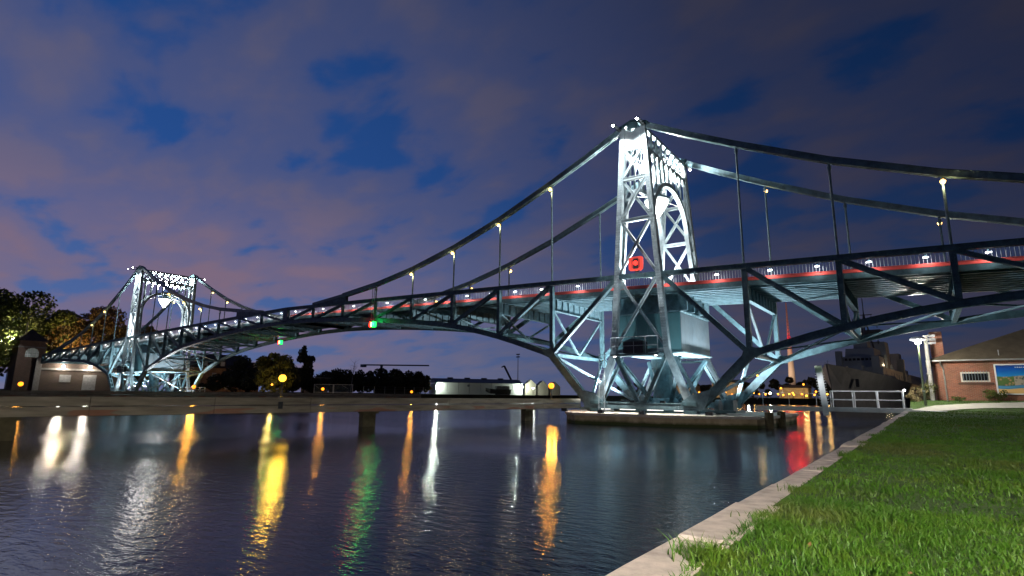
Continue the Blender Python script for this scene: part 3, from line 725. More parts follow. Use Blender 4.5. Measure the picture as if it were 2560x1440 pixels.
# ================================================================== guide walls with lamps
def plank_mat():
    m = bpy.data.materials.new("guide_plank"); m.use_nodes = True; t = m.node_tree; b = t.nodes["Principled BSDF"]; b.inputs["Roughness"].default_value = 0.85
    g = nd(t, "ShaderNodeNewGeometry"); mp_ = nd(t, "ShaderNodeMapping"); mp_.inputs["Scale"].default_value = (1, 0.4, 3); t.links.new(g.outputs["Position"], mp_.inputs[0])
    n = nd(t, "ShaderNodeTexNoise", i={"Scale": 2.0, "Detail": 6.0}); t.links.new(mp_.outputs[0], n.inputs["Vector"])
    base = ramp(t, n.outputs[0], [(0.3, (0.20, 0.17, 0.125)), (0.7, (0.38, 0.33, 0.25))])
    mp2 = nd(t, "ShaderNodeMapping"); mp2.inputs["Scale"].default_value = (0, 0.45, 2.2); t.links.new(g.outputs["Position"], mp2.inputs[0])
    w = nd(t, "ShaderNodeTexNoise", i={"Scale": 1.0, "Detail": 1.0}); t.links.new(mp2.outputs[0], w.inputs["Vector"])
    s = nd(t, "ShaderNodeSeparateXYZ"); t.links.new(g.outputs["Position"], s.inputs[0])
    low = mathn(t, "LESS_THAN", s.outputs[2], 0.95)
    msk = mathn(t, "MULTIPLY", ramp(t, w.outputs[0], [(0.56, 0.0), (0.60, 0.55)]), low)
    t.links.new(mixc(t, msk, base, (0.35, 0.10, 0.045)), b.inputs["Base Color"])
    return m
PLANK = plank_mat(); TIMB = mat("old_timber", (0.10, 0.085, 0.045), 0.9, var=0.4)
def guide_wall(p0, p1, npan, piles, label, ztop=1.40, zbot=0.75):
    p0 = V((*p0, 0)); p1 = V((*p1, 0)); t = (p1 - p0); L = t.length; t = t / L; nrm = V((t.y, -t.x, 0))   # nrm faces the camera side (+x)
    g = thing("guide_wall", tuple(p0), label, "guide wall", "long ship guide walls beside the piers")
    for i in range(npan):
        a, b = p0 + t * (L * i / npan + 0.01), p0 + t * (L * (i + 1) / npan - 0.01); c = (a + b) / 2
        h = (ztop - zbot) / 2
        for z0, z1, o in ((zbot + h + 0.02, ztop, 0.0), (zbot, zbot + h - 0.02, 0.01)):
            MB().obox(c + V((0, 0, (z0 + z1) / 2)) + nrm * (0.24 + o), (b - a) / 2, nrm * 0.06, (0, 0, (z1 - z0) / 2)).build("plank", PLANK, g)
    MB().obox((p0 + p1) / 2 - nrm * 0.10 + V((0, 0, ztop - 0.10)), t * L / 2, nrm * 0.27, (0, 0, 0.09)).build("walkway_boards", PLANK, g)
    MB().obox((p0 + p1) / 2 - nrm * 0.02 + V((0, 0, zbot + 0.1)), t * L / 2, nrm * 0.15, (0, 0, 0.12)).build("back_beam", TIMB, g)
    for d, r in piles:
        c = p0 + t * d; MB().obox(c + V((0, 0, -0.4)) + nrm * 0.0, t * r, nrm * 0.18, (0, 0, 1.1)).build("pile", TIMB, g)
        MB().obox(c + V((0, 0, zbot - 0.06)) + nrm * 0.08, t * (r + 0.08), nrm * 0.24, (0, 0, 0.055)).build("pile_cap", TIMB, g)
    return g, p0, t
gw, gp, gt = guide_wall((29.0, -34.0), (33.7, 2.6), 9, [(5.85, 0.5), (19.6, 0.36), (31.5, 0.40)], "weathered plank guide wall on thick piles running up to the near pier")
gw2, _, _ = guide_wall((-32, -70), (-32, 52), 24, [(d, 0.45) for d in range(4, 122, 9)], "long dark guide wall passing in front of the distant tower", 1.48, 0.6)
def bollard_lamp(c, m, colr, power, label, group, h=0.75, r=0.11, box=False):
    c = V(c); o = thing("guide_lamp", tuple(c), label, "lamp", group)
    MB().lathe(c, [(0.10, 0), (0.10, 0.04), (0.05, 0.07), (0.04, h - 0.1), (0.07, h - 0.05), (0.03, h)], 10).build("post", DARK, o)
    MB().lathe(c + V((0, 0, h + r * 0.85)), [(r * math.sin(math.pi * i / 8), -r * math.cos(math.pi * i / 8)) for i in range(9)], 14).build("globe", m, o, smooth=True)
    MB().lathe(c + V((0, 0, h + r * 1.75)), [(r * 0.6, 0), (r * 0.45, 0.04), (0, 0.07)], 10).build("cap", DARK, o)
    if box: MB().box(c.x + 0.05, c.x + 0.27, c.y - 0.24, c.y - 0.04, 0.92, 1.22).build("switch_box", DARK, o)
    lamp("guide_light", c + V((0, 0, h + r)), power, colr, o, r * 1.15)
    return o
def on_gw(d): return gp + gt * d + V((0.05, 0, 1.39))
bollard_lamp(on_gw(15.1), YELLOW, (1.0, 0.55, 0.05), 200, "yellow globe lamp with a switch box standing on the plank guide wall", "lamps on the near guide wall", box=True, h=0.72, r=0.16)
bollard_lamp(on_gw(33.9), SODIUM, (1.0, 0.40, 0.05), 330, "orange globe lamp at the pier end of the plank guide wall", "lamps on the near guide wall", h=0.70, r=0.20)
for (yy, hh) in ((-13.5, 0.62), (6.1, 0.62), (28.0, 0.62), (49.5, 0.35)):
    bollard_lamp((-32, yy, 1.47), SODIUM, (1.0, 0.40, 0.05), 650 if yy == 6.1 else 240, {-13.5: "small orange lamp on the far guide wall in front of the gatehouse", 6.1: "small orange lamp on the far guide wall inside the yellow railing", 28.0: "small orange lamp on the far guide wall before the white gate", 49.5: "small orange lamp on the far guide wall before the dark hedge"}[yy], "lamps on the far guide wall", h=hh - 0.1, r=0.26)
rl = thing("platform_railing", (-31.6, 5.6, 1.48), "small yellow lit railing around a lamp on the far guide wall", "railing")
for y0 in np.linspace(4.2, 7.6, 6): MB().tube((-31.75, y0, 1.48), (-31.75, y0, 2.15), 0.03, n=6).build("railing_post", WHITE, rl)
for z in (1.8, 2.15): MB().tube((-31.75, 4.2, z), (-31.75, 7.6, z), 0.03, n=6).build("railing_bar", WHITE, rl)

# ================================================================== gangway and white gauge board
gy = 9.6
gg = thing("gangway", (48.6, gy, 0.7), "white steel gangway with handrail between pier and lawn", "gangway")
AL = mat("galvanised_steel", (0.48, 0.50, 0.50), 0.45, 0.2, var=0.15)
for ye in (gy - 0.55, gy + 0.55): MB().box(44.3, 53.3, ye - 0.04, ye + 0.04, 0.78, 1.06).build("side_beam", AL, gg)
MB().box(44.3, 53.3, gy - 0.50, gy + 0.50, 0.96, 1.0).build("walkway", AL, gg)
for x in (44.5, 45.9, 47.3, 48.6, 50.1, 51.5, 52.9): MB().box(x - 0.02, x + 0.02, gy - 0.66, gy - 0.592, 0.76, 1.08).build("stiffener", AL, gg)
for ye in (gy - 0.55, gy + 0.55):
    for x in (49.0, 50.25, 51.55, 52.9): MB().tube((x, ye, 1.06), (x, ye, 2.1), 0.036, n=8).build("rail_post", WHITE, gg)
    for z in (1.55, 2.1): MB().tube((49.0, ye, z), (52.95, ye, z), 0.034, n=8).build("handrail", WHITE, gg)
for x in (44.6, 46.3, 48.0): MB().tube((x, gy + 0.55, 1.06), (x, gy + 0.55, 1.95), 0.02, n=6).build("rail_post", AL, gg)
MB().path([(44.2, gy + 0.55, 1.5), (44.6, gy + 0.55, 1.95), (48.0, gy + 0.55, 1.95)], 0.02).build("handrail", AL, gg)
MB().add([(53.3, gy - 0.5, 1.0), (55.0, gy - 0.5, 0.92), (55.0, gy + 0.5, 0.92), (53.3, gy + 0.5, 1.0), (53.3, gy - 0.5, 0.9), (55.0, gy - 0.5, 0.87), (55.0, gy + 0.5, 0.87), (53.3, gy + 0.5, 0.9)],
         [(0, 1, 2, 3), (7, 6, 5, 4), (0, 4, 5, 1), (1, 5, 6, 2), (2, 6, 7, 3), (3, 7, 4, 0)]).build("ramp", AL, gg)
gb = thing("tide_board", (48.7, gy - 0.8, 0.7), "tall white ribbed board standing upright beside the gangway", "board")
MB().bar((48.72, gy - 0.8, 0.55), (48.50, gy - 0.8, 3.35), 0.10, 0.34, side=(0, 1, 0)).build("board", WHITE, gb)
MB().bar((48.50, gy - 0.8, 3.30), (48.46, gy - 0.8, 3.75), 0.12, 0.40, side=(0, 1, 0)).build("board_head", mat("pale_green_paint", (0.45, 0.5, 0.36), 0.6), gb)
for i in range(16):
    q = i / 15; x = 48.72 - 0.22 * q; z = 0.7 + 2.55 * q
    for s_ in (-1, 1): MB().bar((x + s_ * 0.16, gy - 0.8, z), (x + s_ * 0.27, gy - 0.8, z + 0.02), 0.03, 0.03).build("rung", WHITE, gb)
lamp_c = None

# ================================================================== street lamps
def street_lamp(c, h, label, power, colr=(1.0, 0.96, 0.86), cone=None):
    c = V(c); o = thing("street_lamp", tuple(c), label, "street lamp", "green post lamps on the near bank")
    GREENP = mat("lamp_post_green", (0.16, 0.20, 0.11), 0.5, var=0.2)
    MB().tube(c - V((0, 0, 0.1)), c + V((0, 0, 1.3)), 0.085, n=12).tube(c + V((0, 0, 1.3)), c + V((0, 0, h - 0.35)), 0.07, 0.06, n=12).build("post", GREENP, o)
    MB().tube(c + V((0, 0, 1.28)), c + V((0, 0, 1.34)), 0.10, n=12).build("post_collar", WHITE, o)
    MB().lathe(c + V((0, 0, h - 0.4)), [(0.07, 0.0), (0.17, 0.05), (0.20, 0.24), (0.0, 0.24)], 12).build("lens", emit("street_lamp_lens", (1.0, 0.95, 0.85), 14), o)
    MB().lathe(c + V((0, 0, h - 0.16)), [(0.0, 0), (0.36, 0.0), (0.47, 0.06), (0.47, 0.16), (0.34, 0.24), (0.0, 0.27)], 8).build("octagonal_hood", WHITE, o)
    lamp("street_light", c + V((0, 0, h - 0.62)), power, colr, o, 0.12, cone, c, 0.15)
    return o
street_lamp((53.98, 15.9, ZL), 5.0, "green post lamp with white octagonal hood by the lit path", 1150)
street_lamp((57.6, -37.2, ZL), 5.0, "green post lamp on the lawn away from the path, lighting the grass", 7600, (1.0, 0.93, 0.80), 176)
# floods that light the gangway (on the gangway rail end)
lamp("gangway_light", (53.02, gy - 0.3, 2.35), 45, (0.95, 0.95, 1.0), gg, 0.05)
MB().lathe((53.02, gy - 0.55, 2.16), [(0.0, -0.06), (0.06, -0.04), (0.06, 0.05), (0, 0.07)], 8).build("rail_end_light", emit("rail_end_lens", (0.95, 0.95, 1.0), 12), gg)

# ================================================================== brick building
def brick_mat(name, c1, c2, mortar, sc=1.0):
    m = bpy.data.materials.new(name); m.use_nodes = True; t = m.node_tree; b = t.nodes["Principled BSDF"]; b.inputs["Roughness"].default_value = 0.9
    tcn = nd(t, "ShaderNodeTexCoord"); g = nd(t, "ShaderNodeNewGeometry")
    s = nd(t, "ShaderNodeSeparateXYZ"); t.links.new(g.outputs["Position"], s.inputs[0])
    cmb = nd(t, "ShaderNodeCombineXYZ"); t.links.new(mathn(t, "ADD", s.outputs[0], s.outputs[1]), cmb.inputs[0]); t.links.new(s.outputs[2], cmb.inputs[1])
    br = nd(t, "ShaderNodeTexBrick", i={"Scale": 1.0, "Color1": (*c1, 1), "Color2": (*c2, 1), "Mortar": (*mortar, 1), "Mortar Size": 0.008 * sc, "Brick Width": 0.25 * sc, "Row Height": 0.083 * sc, "Bias": 0.1})
    t.links.new(cmb.outputs[0], br.inputs["Vector"])
    n = nd(t, "ShaderNodeTexNoise", i={"Scale": 0.8, "Detail": 5.0}); t.links.new(g.outputs["Position"], n.inputs["Vector"])
    t.links.new(mixc(t, ramp(t, n.outputs[0], [(0.42, 0.0), (0.68, 0.5)]), br.outputs["Color"], (0.10, 0.075, 0.04)), b.inputs["Base Color"])
    bp = nd(t, "ShaderNodeBump", i={"Strength": 0.4, "Distance": 0.01}); t.links.new(br.outputs["Fac"], bp.inputs["Height"]); bp.invert = True; t.links.new(bp.outputs[0], b.inputs["Normal"])
    return m
BRICK = brick_mat("red_brick", (0.36, 0.115, 0.06), (0.25, 0.075, 0.045), (0.30, 0.24, 0.18))
ROOF = mat("roof_felt", (0.115, 0.09, 0.055), 0.95, var=0.3, scale=1.5)
BY = 20.0; bx0, bx1 = 54.75, 76.0
bl = thing("brick_building", (62, BY + 4, 1.5), "single storey red brick building with hipped roof beside the lit path", "building")
# front wall with a window opening
wx0, wx1, wz0, wz1 = 56.28, 57.95, 2.92, 3.64
mb = MB()
for a in ((bx0, wx0, 1.0, 4.45), (wx1, bx1, 1.0, 4.45), (wx0, wx1, 1.0, wz0), (wx0, wx1, wz1, 4.45)): mb.box(a[0], a[1], BY, BY + 0.3, a[2], a[3])
mb.box(bx0, bx0 + 0.3, BY + 0.3, BY + 9, 1.0, 4.45).box(bx0 + 0.3, bx1, BY + 8.7, BY + 9, 1.0, 4.45).build("brick_wall", BRICK, bl)
MB().box(bx0 - 0.06, bx1, BY - 0.05, BY - 0.002, 4.12, 4.47).build("brick_cornice", BRICK, bl)
e = 0.45; rz = 8.3
rv_ = [(bx0 - e, BY - e, 4.52), (bx1 + e, BY - e, 4.52), (bx1 + e, BY + 9 + e, 4.52), (bx0 - e, BY + 9 + e, 4.52), (bx0 + 9.5, BY + 4.5, rz), (bx1 + e, BY + 4.5, rz)]
MB().add(rv_ + [(x, y_, 4.46) for x, y_, _ in rv_[:4]], [(0, 1, 5, 4), (1, 2, 5), (2, 3, 4, 5), (3, 0, 4), (9, 8, 7, 6), (0, 6, 7, 1), (1, 7, 8, 2), (2, 8, 9, 3), (3, 9, 6, 0)]).build("hipped_roof", ROOF, bl)
MB().box(bx0 - e, bx1, BY - e - 0.12, BY - e - 0.003, 4.42, 4.54).build("gutter", mat("zinc", (0.30, 0.30, 0.27), 0.5, 0.3), bl)
ch = MB().box(54.72, 55.5, BY + 0.45, BY + 1.2, 4.3, 6.75).build("chimney", BRICK, bl)
MB().path([(55.18, BY - e - 0.06, 4.40), (55.18, BY - 0.30, 4.2), (55.32, BY - 0.08, 3.9), (55.34, BY - 0.08, 1.4)], 0.05, 8).build("downpipe", mat("zinc", (0.30, 0.30, 0.27), 0.5, 0.3), bl)
wn = frame(MB(), (wx0 + wx1) / 2, (wz0 + wz1) / 2, wx1 - wx0 - 0.004, wz1 - wz0 - 0.004, 0.02, 0.10, BY + 0.04, BY + 0.12).build("window", mat("window_frame_cream", (0.72, 0.68, 0.58), 0.5, var=0.1), bl)
MB().box(wx0 + 0.08, wx1 - 0.08, BY + 0.09, BY + 0.10, wz0 + 0.08, wz1 - 0.08).build("pane", mat("dark_glass", (0.01, 0.012, 0.015), 0.35, spec=0.2), wn)
for i in range(9):
    x = wx0 + 0.16 + i * (wx1 - wx0 - 0.32) / 8; MB().tube((x, BY - 0.03, wz0 - 0.04), (x, BY - 0.03, wz1 + 0.08), 0.012, n=6).build("window_bar", RAILM, wn)
MB().box(wx0 - 0.18, wx1 + 0.18, BY - 0.07, BY - 0.003, wz0 - 0.20, wz0 - 0.05).build("sill", mat("sill_brick", (0.11, 0.06, 0.04), 0.8), wn)
for x in (58.6, 61.0, 63.5): MB().tube((x, BY - e + 0.4, 4.7), (x, BY - e + 0.4, 5.2), 0.03, n=6).build("roof_vent", AL, bl)
# poster in white frame
px0, px1, pz0, pz1 = 58.22, 61.2, 2.02, 4.18
po = thing("poster_board", (59.7, BY - 0.04, 2.0), "large framed tourist poster of blue sky, beach and photos on the brick wall", "poster")
def poster_mat():
    m = bpy.data.materials.new("poster_print"); m.use_nodes = True; t = m.node_tree; b = t.nodes["Principled BSDF"]; b.inputs["Roughness"].default_value = 0.4
    g = nd(t, "ShaderNodeNewGeometry"); s = nd(t, "ShaderNodeSeparateXYZ"); t.links.new(g.outputs["Position"], s.inputs[0])
    u = mathn(t, "DIVIDE", mathn(t, "SUBTRACT", s.outputs[0], px0), px1 - px0); v_ = mathn(t, "DIVIDE", mathn(t, "SUBTRACT", s.outputs[2], pz0), pz1 - pz0)
    wv = mathn(t, "MULTIPLY", mathn(t, "SINE", mathn(t, "MULTIPLY", u, 9.0)), 0.018)
    vv = mathn(t, "ADD", v_, wv)
    col = ramp(t, vv, [(0.0, (0.75, 0.48, 0.16)), (0.195, (0.80, 0.52, 0.20)), (0.20, (0.06, 0.25, 0.42)), (0.28, (0.10, 0.32, 0.50)), (0.285, (0.05, 0.20, 0.40)), (0.62, (0.02, 0.26, 0.62)), (0.80, (0.005, 0.11, 0.48)), (1.0, (0.01, 0.03, 0.20))])
    n = nd(t, "ShaderNodeTexVoronoi", i={"Scale": 5.0}); t.links.new(g.outputs["Position"], n.inputs["Vector"])
    ph = mathn(t, "MULTIPLY", mathn(t, "GREATER_THAN", vv, 0.30), mathn(t, "LESS_THAN", vv, 0.60))
    left = mathn(t, "LESS_THAN", u, 0.34)
    pc = mixc(t, left, mixc(t, ramp(t, n.outputs["Distance"], [(0.2, 0.0), (0.5, 1.0)]), (0.05, 0.09, 0.08), (0.42, 0.36, 0.26)), mixc(t, ramp(t, n.outputs["Distance"], [(0.2, 0.0), (0.45, 1.0)]), (0.45, 0.26, 0.14), (0.10, 0.18, 0.05)))
    t.links.new(mixc(t, ph, col, pc), b.inputs["Base Color"]); return m
MB().box(px0 + 0.06, px1 - 0.06, BY - 0.07, BY - 0.03, pz0 + 0.06, pz1 - 0.06).build("print", poster_mat(), po)
frame(MB(), (px0 + px1) / 2, (pz0 + pz1) / 2, px1 - px0, pz1 - pz0, 0.03, 0.09, BY - 0.10, BY - 0.004).build("frame", WHITE, po)
random.seed(11)
mb = MB()
for i in range(9): mb.box(59.35 + i * 0.11, 59.42 + i * 0.11 + random.uniform(-.01, .02), BY - 0.074, BY - 0.0705, 3.90, 3.96)
mb.build("lettering", WHITE, po)
# utility pole with antenna panels
up_ = thing("utility_pole", (54.45, 18.6, 1.5), "grey concrete pole with antenna panels beside the brick chimney", "pole")
MB().tube((54.45, 18.6, 1.3), (54.45, 18.6, 6.35), 0.15, 0.13, n=12).build("pole", mat("pole_concrete", (0.25, 0.24, 0.22), 0.9, var=0.3), up_)
for z in (5.75, 6.02, 6.28): MB().box(54.58, 55.05, 18.5, 18.6, z - 0.09, z + 0.09).build("antenna_panel", mat("antenna_grey", (0.16, 0.16, 0.16), 0.7), up_)

# ================================================================== vegetation
def leaves(mbv, centers, radii, n, size, flat=0.8):
    cid = RNG.choice(len(centers), n, p=np.array(radii) ** 2 / np.sum(np.array(radii) ** 2))
    d = RNG.normal(size=(n, 3)); d /= np.linalg.norm(d, axis=1)[:, None]
    r = RNG.uniform(0.35, 1.0, n) ** 0.5
    p = np.array(centers)[cid] + d * (np.array(radii)[cid] * r)[:, None] * np.array([1, 1, flat])
    a = RNG.normal(size=(n, 3)); a /= np.linalg.norm(a, axis=1)[:, None]
    b = np.cross(a, RNG.normal(size=(n, 3))); b /= np.linalg.norm(b, axis=1)[:, None]
    s = RNG.uniform(0.6, 1.3, n)[:, None] * size
    q = np.stack([p + a * s, p + b * s * 0.7, p - a * s, p - b * s * 0.7], 1).reshape(-1, 3)
    return q
def quads_mesh(name, q, m):
    n = len(q) // 4; me = bpy.data.meshes.new(name)
    me.vertices.add(len(q)); me.vertices.foreach_set("co", q.astype(np.float32).ravel())
    me.loops.add(n * 4); me.loops.foreach_set("vertex_index", np.arange(n * 4, dtype=np.int32))
    me.polygons.add(n); me.polygons.foreach_set("loop_start", np.arange(0, n * 4, 4, dtype=np.int32)); me.polygons.foreach_set("loop_total", np.full(n, 4, np.int32))
    me.materials.append(m); me.update(calc_edges=True); return me
def leaf_mat(name, c1, c2, scale=0.35):
    if name in MATS: return MATS[name]
    m = bpy.data.materials.new(name); m.use_nodes = True; t = m.node_tree; b = t.nodes["Principled BSDF"]; b.inputs["Roughness"].default_value = 0.7
    g = nd(t, "ShaderNodeNewGeometry"); n = nd(t, "ShaderNodeTexNoise", i={"Scale": scale, "Detail": 6.0, "Roughness": 0.7}); t.links.new(g.outputs["Position"], n.inputs["Vector"])
    t.links.new(ramp(t, n.outputs[0], [(0.35, c1), (0.65, c2)]), b.inputs["Base Color"])
    MATS[name] = m; return m
BARK = mat("bark", (0.06, 0.045, 0.03), 0.95, var=0.4, scale=4)
def tree(name, c, h, rx, label, m, n=5000, size=0.3, kind="round", base=0.22, group=None, clumps=26, trunk=True):
    c = V(c); o = thing(name, tuple(c), label, "bush" if not trunk else "tree", group)
    cz = h * (base + 1) / 2; rz_ = h * (1 - base) / 2
    cs = []; rs = []
    for i in range(clumps):
        d = RNG.normal(size=3); d /= np.linalg.norm(d); r = RNG.uniform(0.35, 0.92)
        if kind == "poplar":
            zz_ = RNG.uniform(-1, 1); w = max(0.25, 1 - max(0, zz_) ** 2 * 0.9 - max(0, -zz_) ** 2 * 0.5); a = RNG.uniform(0, 6.28)
            cs.append((math.cos(a) * rx * 0.5 * w, math.sin(a) * rx * 0.5 * w, cz + zz_ * rz_ * 0.92)); rs.append(rx * RNG.uniform(0.35, 0.6) * w)
        else:
            cs.append((d[0] * rx * r, d[1] * rx * r, cz + d[2] * rz_ * r * (0.95 if d[2] > 0 else 0.8))); rs.append(min(rx, rz_) * RNG.uniform(0.22, 0.42))
    tb = MB(); tb.tube(c - V((0, 0, 0.3)), c + V((0, 0, h * 0.55)), 0.035 * h * 0.55, 0.012 * h, n=8)
    for i in range(0, len(cs), 2): tb.tube(c + V((0, 0, h * RNG.uniform(0.2, 0.5))), c + V(cs[i]), 0.010 * h, 0.003 * h, n=5)
    tb.build("trunk", BARK, o)
    q = leaves(None, cs, rs, n, size)
    link("crown", quads_mesh("crown", q, m), o, c)
    return o
LG = leaf_mat("leaf_green", (0.035, 0.060, 0.010), (0.12, 0.14, 0.020), 0.25)
LA = leaf_mat("leaf_autumn", (0.060, 0.045, 0.012), (0.21, 0.105, 0.022), 0.2)
LD = leaf_mat("leaf_dark", (0.018, 0.022, 0.010), (0.045, 0.045, 0.018), 0.3)
LO = leaf_mat("leaf_yellow", (0.16, 0.10, 0.012), (0.34, 0.19, 0.02), 0.4)
tree("broadleaf_tree", (-93.5, -5.0, 1.4), 22.5, 10.0, "tall green broadleaf tree rising behind the gatehouse with the round window", LG, 26000, 0.33, base=0.02, group="trees behind the gatehouse", clumps=46)
tree("broadleaf_tree", (-98, 4.5, 1.4), 20.5, 7.0, "green tree with a rounded crown between the tallest tree and the autumn trees", LG, 15000, 0.33, base=0.0, group="trees behind the gatehouse", clumps=30)
tree("autumn_tree", (-101, 14.0, 1.4), 19.5, 9.0, "broad brown and orange autumn tree behind the end of the bridge", LA, 20000, 0.33, base=-0.05, group="autumn trees behind the bridge end", clumps=34)
tree("autumn_tree", (-106, 26, 1.4), 17.5, 7.5, "brown autumn tree seen through the distant tower", LA, 18000, 0.33, base=-0.05, group="autumn trees behind the bridge end", clumps=34)
tree("autumn_tree", (-101, 9.5, 1.4), 13.5, 5.0, "small orange autumn tree low beside the end of the bridge", LA, 6000, 0.32, base=0.05, group="autumn trees behind the bridge end")
for i, (x, y_, h, rx, lb, mm) in enumerate([
    (-92, 47, 9.5, 7.0, "round dark bush in front of the house with dormer windows", LD),
    (-68, 40.5, 9.4, 5.0, "green tree behind the yellow globe lamp", leaf_mat("leaf_olive", (0.05, 0.06, 0.01), (0.13, 0.11, 0.02), .4)),
    (-74, 47.5, 8.6, 3.4, "olive tree leaning against the tall poplar", LD),
    (-95, 78, 8.8, 6.0, "dark tree to the left of the white gate", LD),
    (-98, 86, 8.2, 6.5, "dark tree above the white gate", LD),
    (-90, 90, 9.0, 4.6, "dark tree right beside the bare birch", LD),
    (-86, 93, 8.6, 5.6, "dark tree beneath the tower crane arm", LD),
    (-86, 97, 7.0, 5.0, "low dark tree in the middle of the far hedge", LD),
    (-82.5, 99.5, 8.0, 4.6, "last dark round tree before the lit white warehouse", LD)]):
    tree("bank_tree", (x, y_, 1.4), h, rx, lb, mm, 7000, 0.34, base=-0.18, group="dark trees on the far bank", clumps=40)
tree("poplar_tree", (-81.3, 57.0, 1.4), 13.6, 3.0, "tall narrow poplar on the far bank", LD, 5000, 0.3, kind="poplar", base=0.04, clumps=30)
tree("yellow_tree", (-88, 110, 1.4), 5.2, 2.2, "small bright yellow tree beside the warehouse corner", LO, 2200, 0.28, base=0.05)
def wood(name, segs, n, label):
    cs = []; rs = []
    for (xa, ya), (xb, yb), h in segs:
        for i in range(26):
            t_ = RNG.uniform(0, 1); r = RNG.uniform(0.8, 1.6); z = RNG.uniform(0.3, 1.0) ** 0.7 * h - r * 0.6
            cs.append((xa + (xb - xa) * t_ + RNG.normal(0, 1.2), ya + (yb - ya) * t_ + RNG.normal(0, 1.2), 1.4 + max(0.4, z))); rs.append(r)
    q = leaves(None, cs, rs, n, 0.36)
    return tag(link(name, quads_mesh(name, q, LD), None, (0, 0, 0)), label, "hedge", kind="stuff")
wood("far_hedge", [((-90, -16), (-90, -5), 5.5), ((-104, 38), (-78, 44), 4.5), ((-80, 44), (-76, 62), 4.0), ((-88, 60), (-98, 80), 5.0), ((-98, 80), (-90, 92), 6.0), ((-92, 86), (-84, 98), 5.2)], 16000, "dark overgrown hedge along the far bank")
bt = thing("birch_tree", (-87, 77, 1.4), "thin bare birch tree with a pale trunk on the far bank", "tree", None)
tb = MB(); top = V((-86.2, 77.4, 10.8)); tb.tube((-87, 77, 1.2), top, 0.14, 0.04, n=6); tb.build("trunk", mat("birch_bark", (0.35, 0.33, 0.30), 0.9), bt)
tb = MB()
for i in range(46):
    s0 = V((-87, 77, 1.4)).lerp(top, RNG.uniform(0.45, 1.0)); d = V((RNG.normal(), RNG.normal(), abs(RNG.normal()) + 0.3)).normalized() * RNG.uniform(0.8, 2.4); tb.tube(s0, s0 + d, 0.03, 0.01, n=4)
tb.build("branches", BARK, bt)
# shrubs on the near bank and by the gatehouse
tree("garden_shrub", (54.2, 19.0, 1.5), 1.55, 0.75, "dry leafy shrub at the corner of the brick building", leaf_mat("leaf_shrub", (0.05, 0.07, 0.015), (0.16, 0.15, 0.04), 2), 1400, 0.05, base=0.0, trunk=False)
tree("garden_shrub", (53.5, 17.9, 1.35), 1.2, 0.8, "pale brown twiggy shrub behind the street lamp", leaf_mat("leaf_dry", (0.10, 0.08, 0.035), (0.26, 0.20, 0.09), 2), 1300, 0.05, base=0.0, trunk=False)
tree("wall_shrub", (58.0, BY - 0.45, 1.5), 0.95, 0.75, "low plant growing against the brick wall under the window", LG, 900, 0.05, base=0.0, trunk=False)
tree("wall_shrub", (56.0, BY - 0.6, 1.5), 0.4, 0.7, "low green weeds at the foot of the brick wall by the downpipe", LG, 700, 0.04, base=0.0, trunk=False)

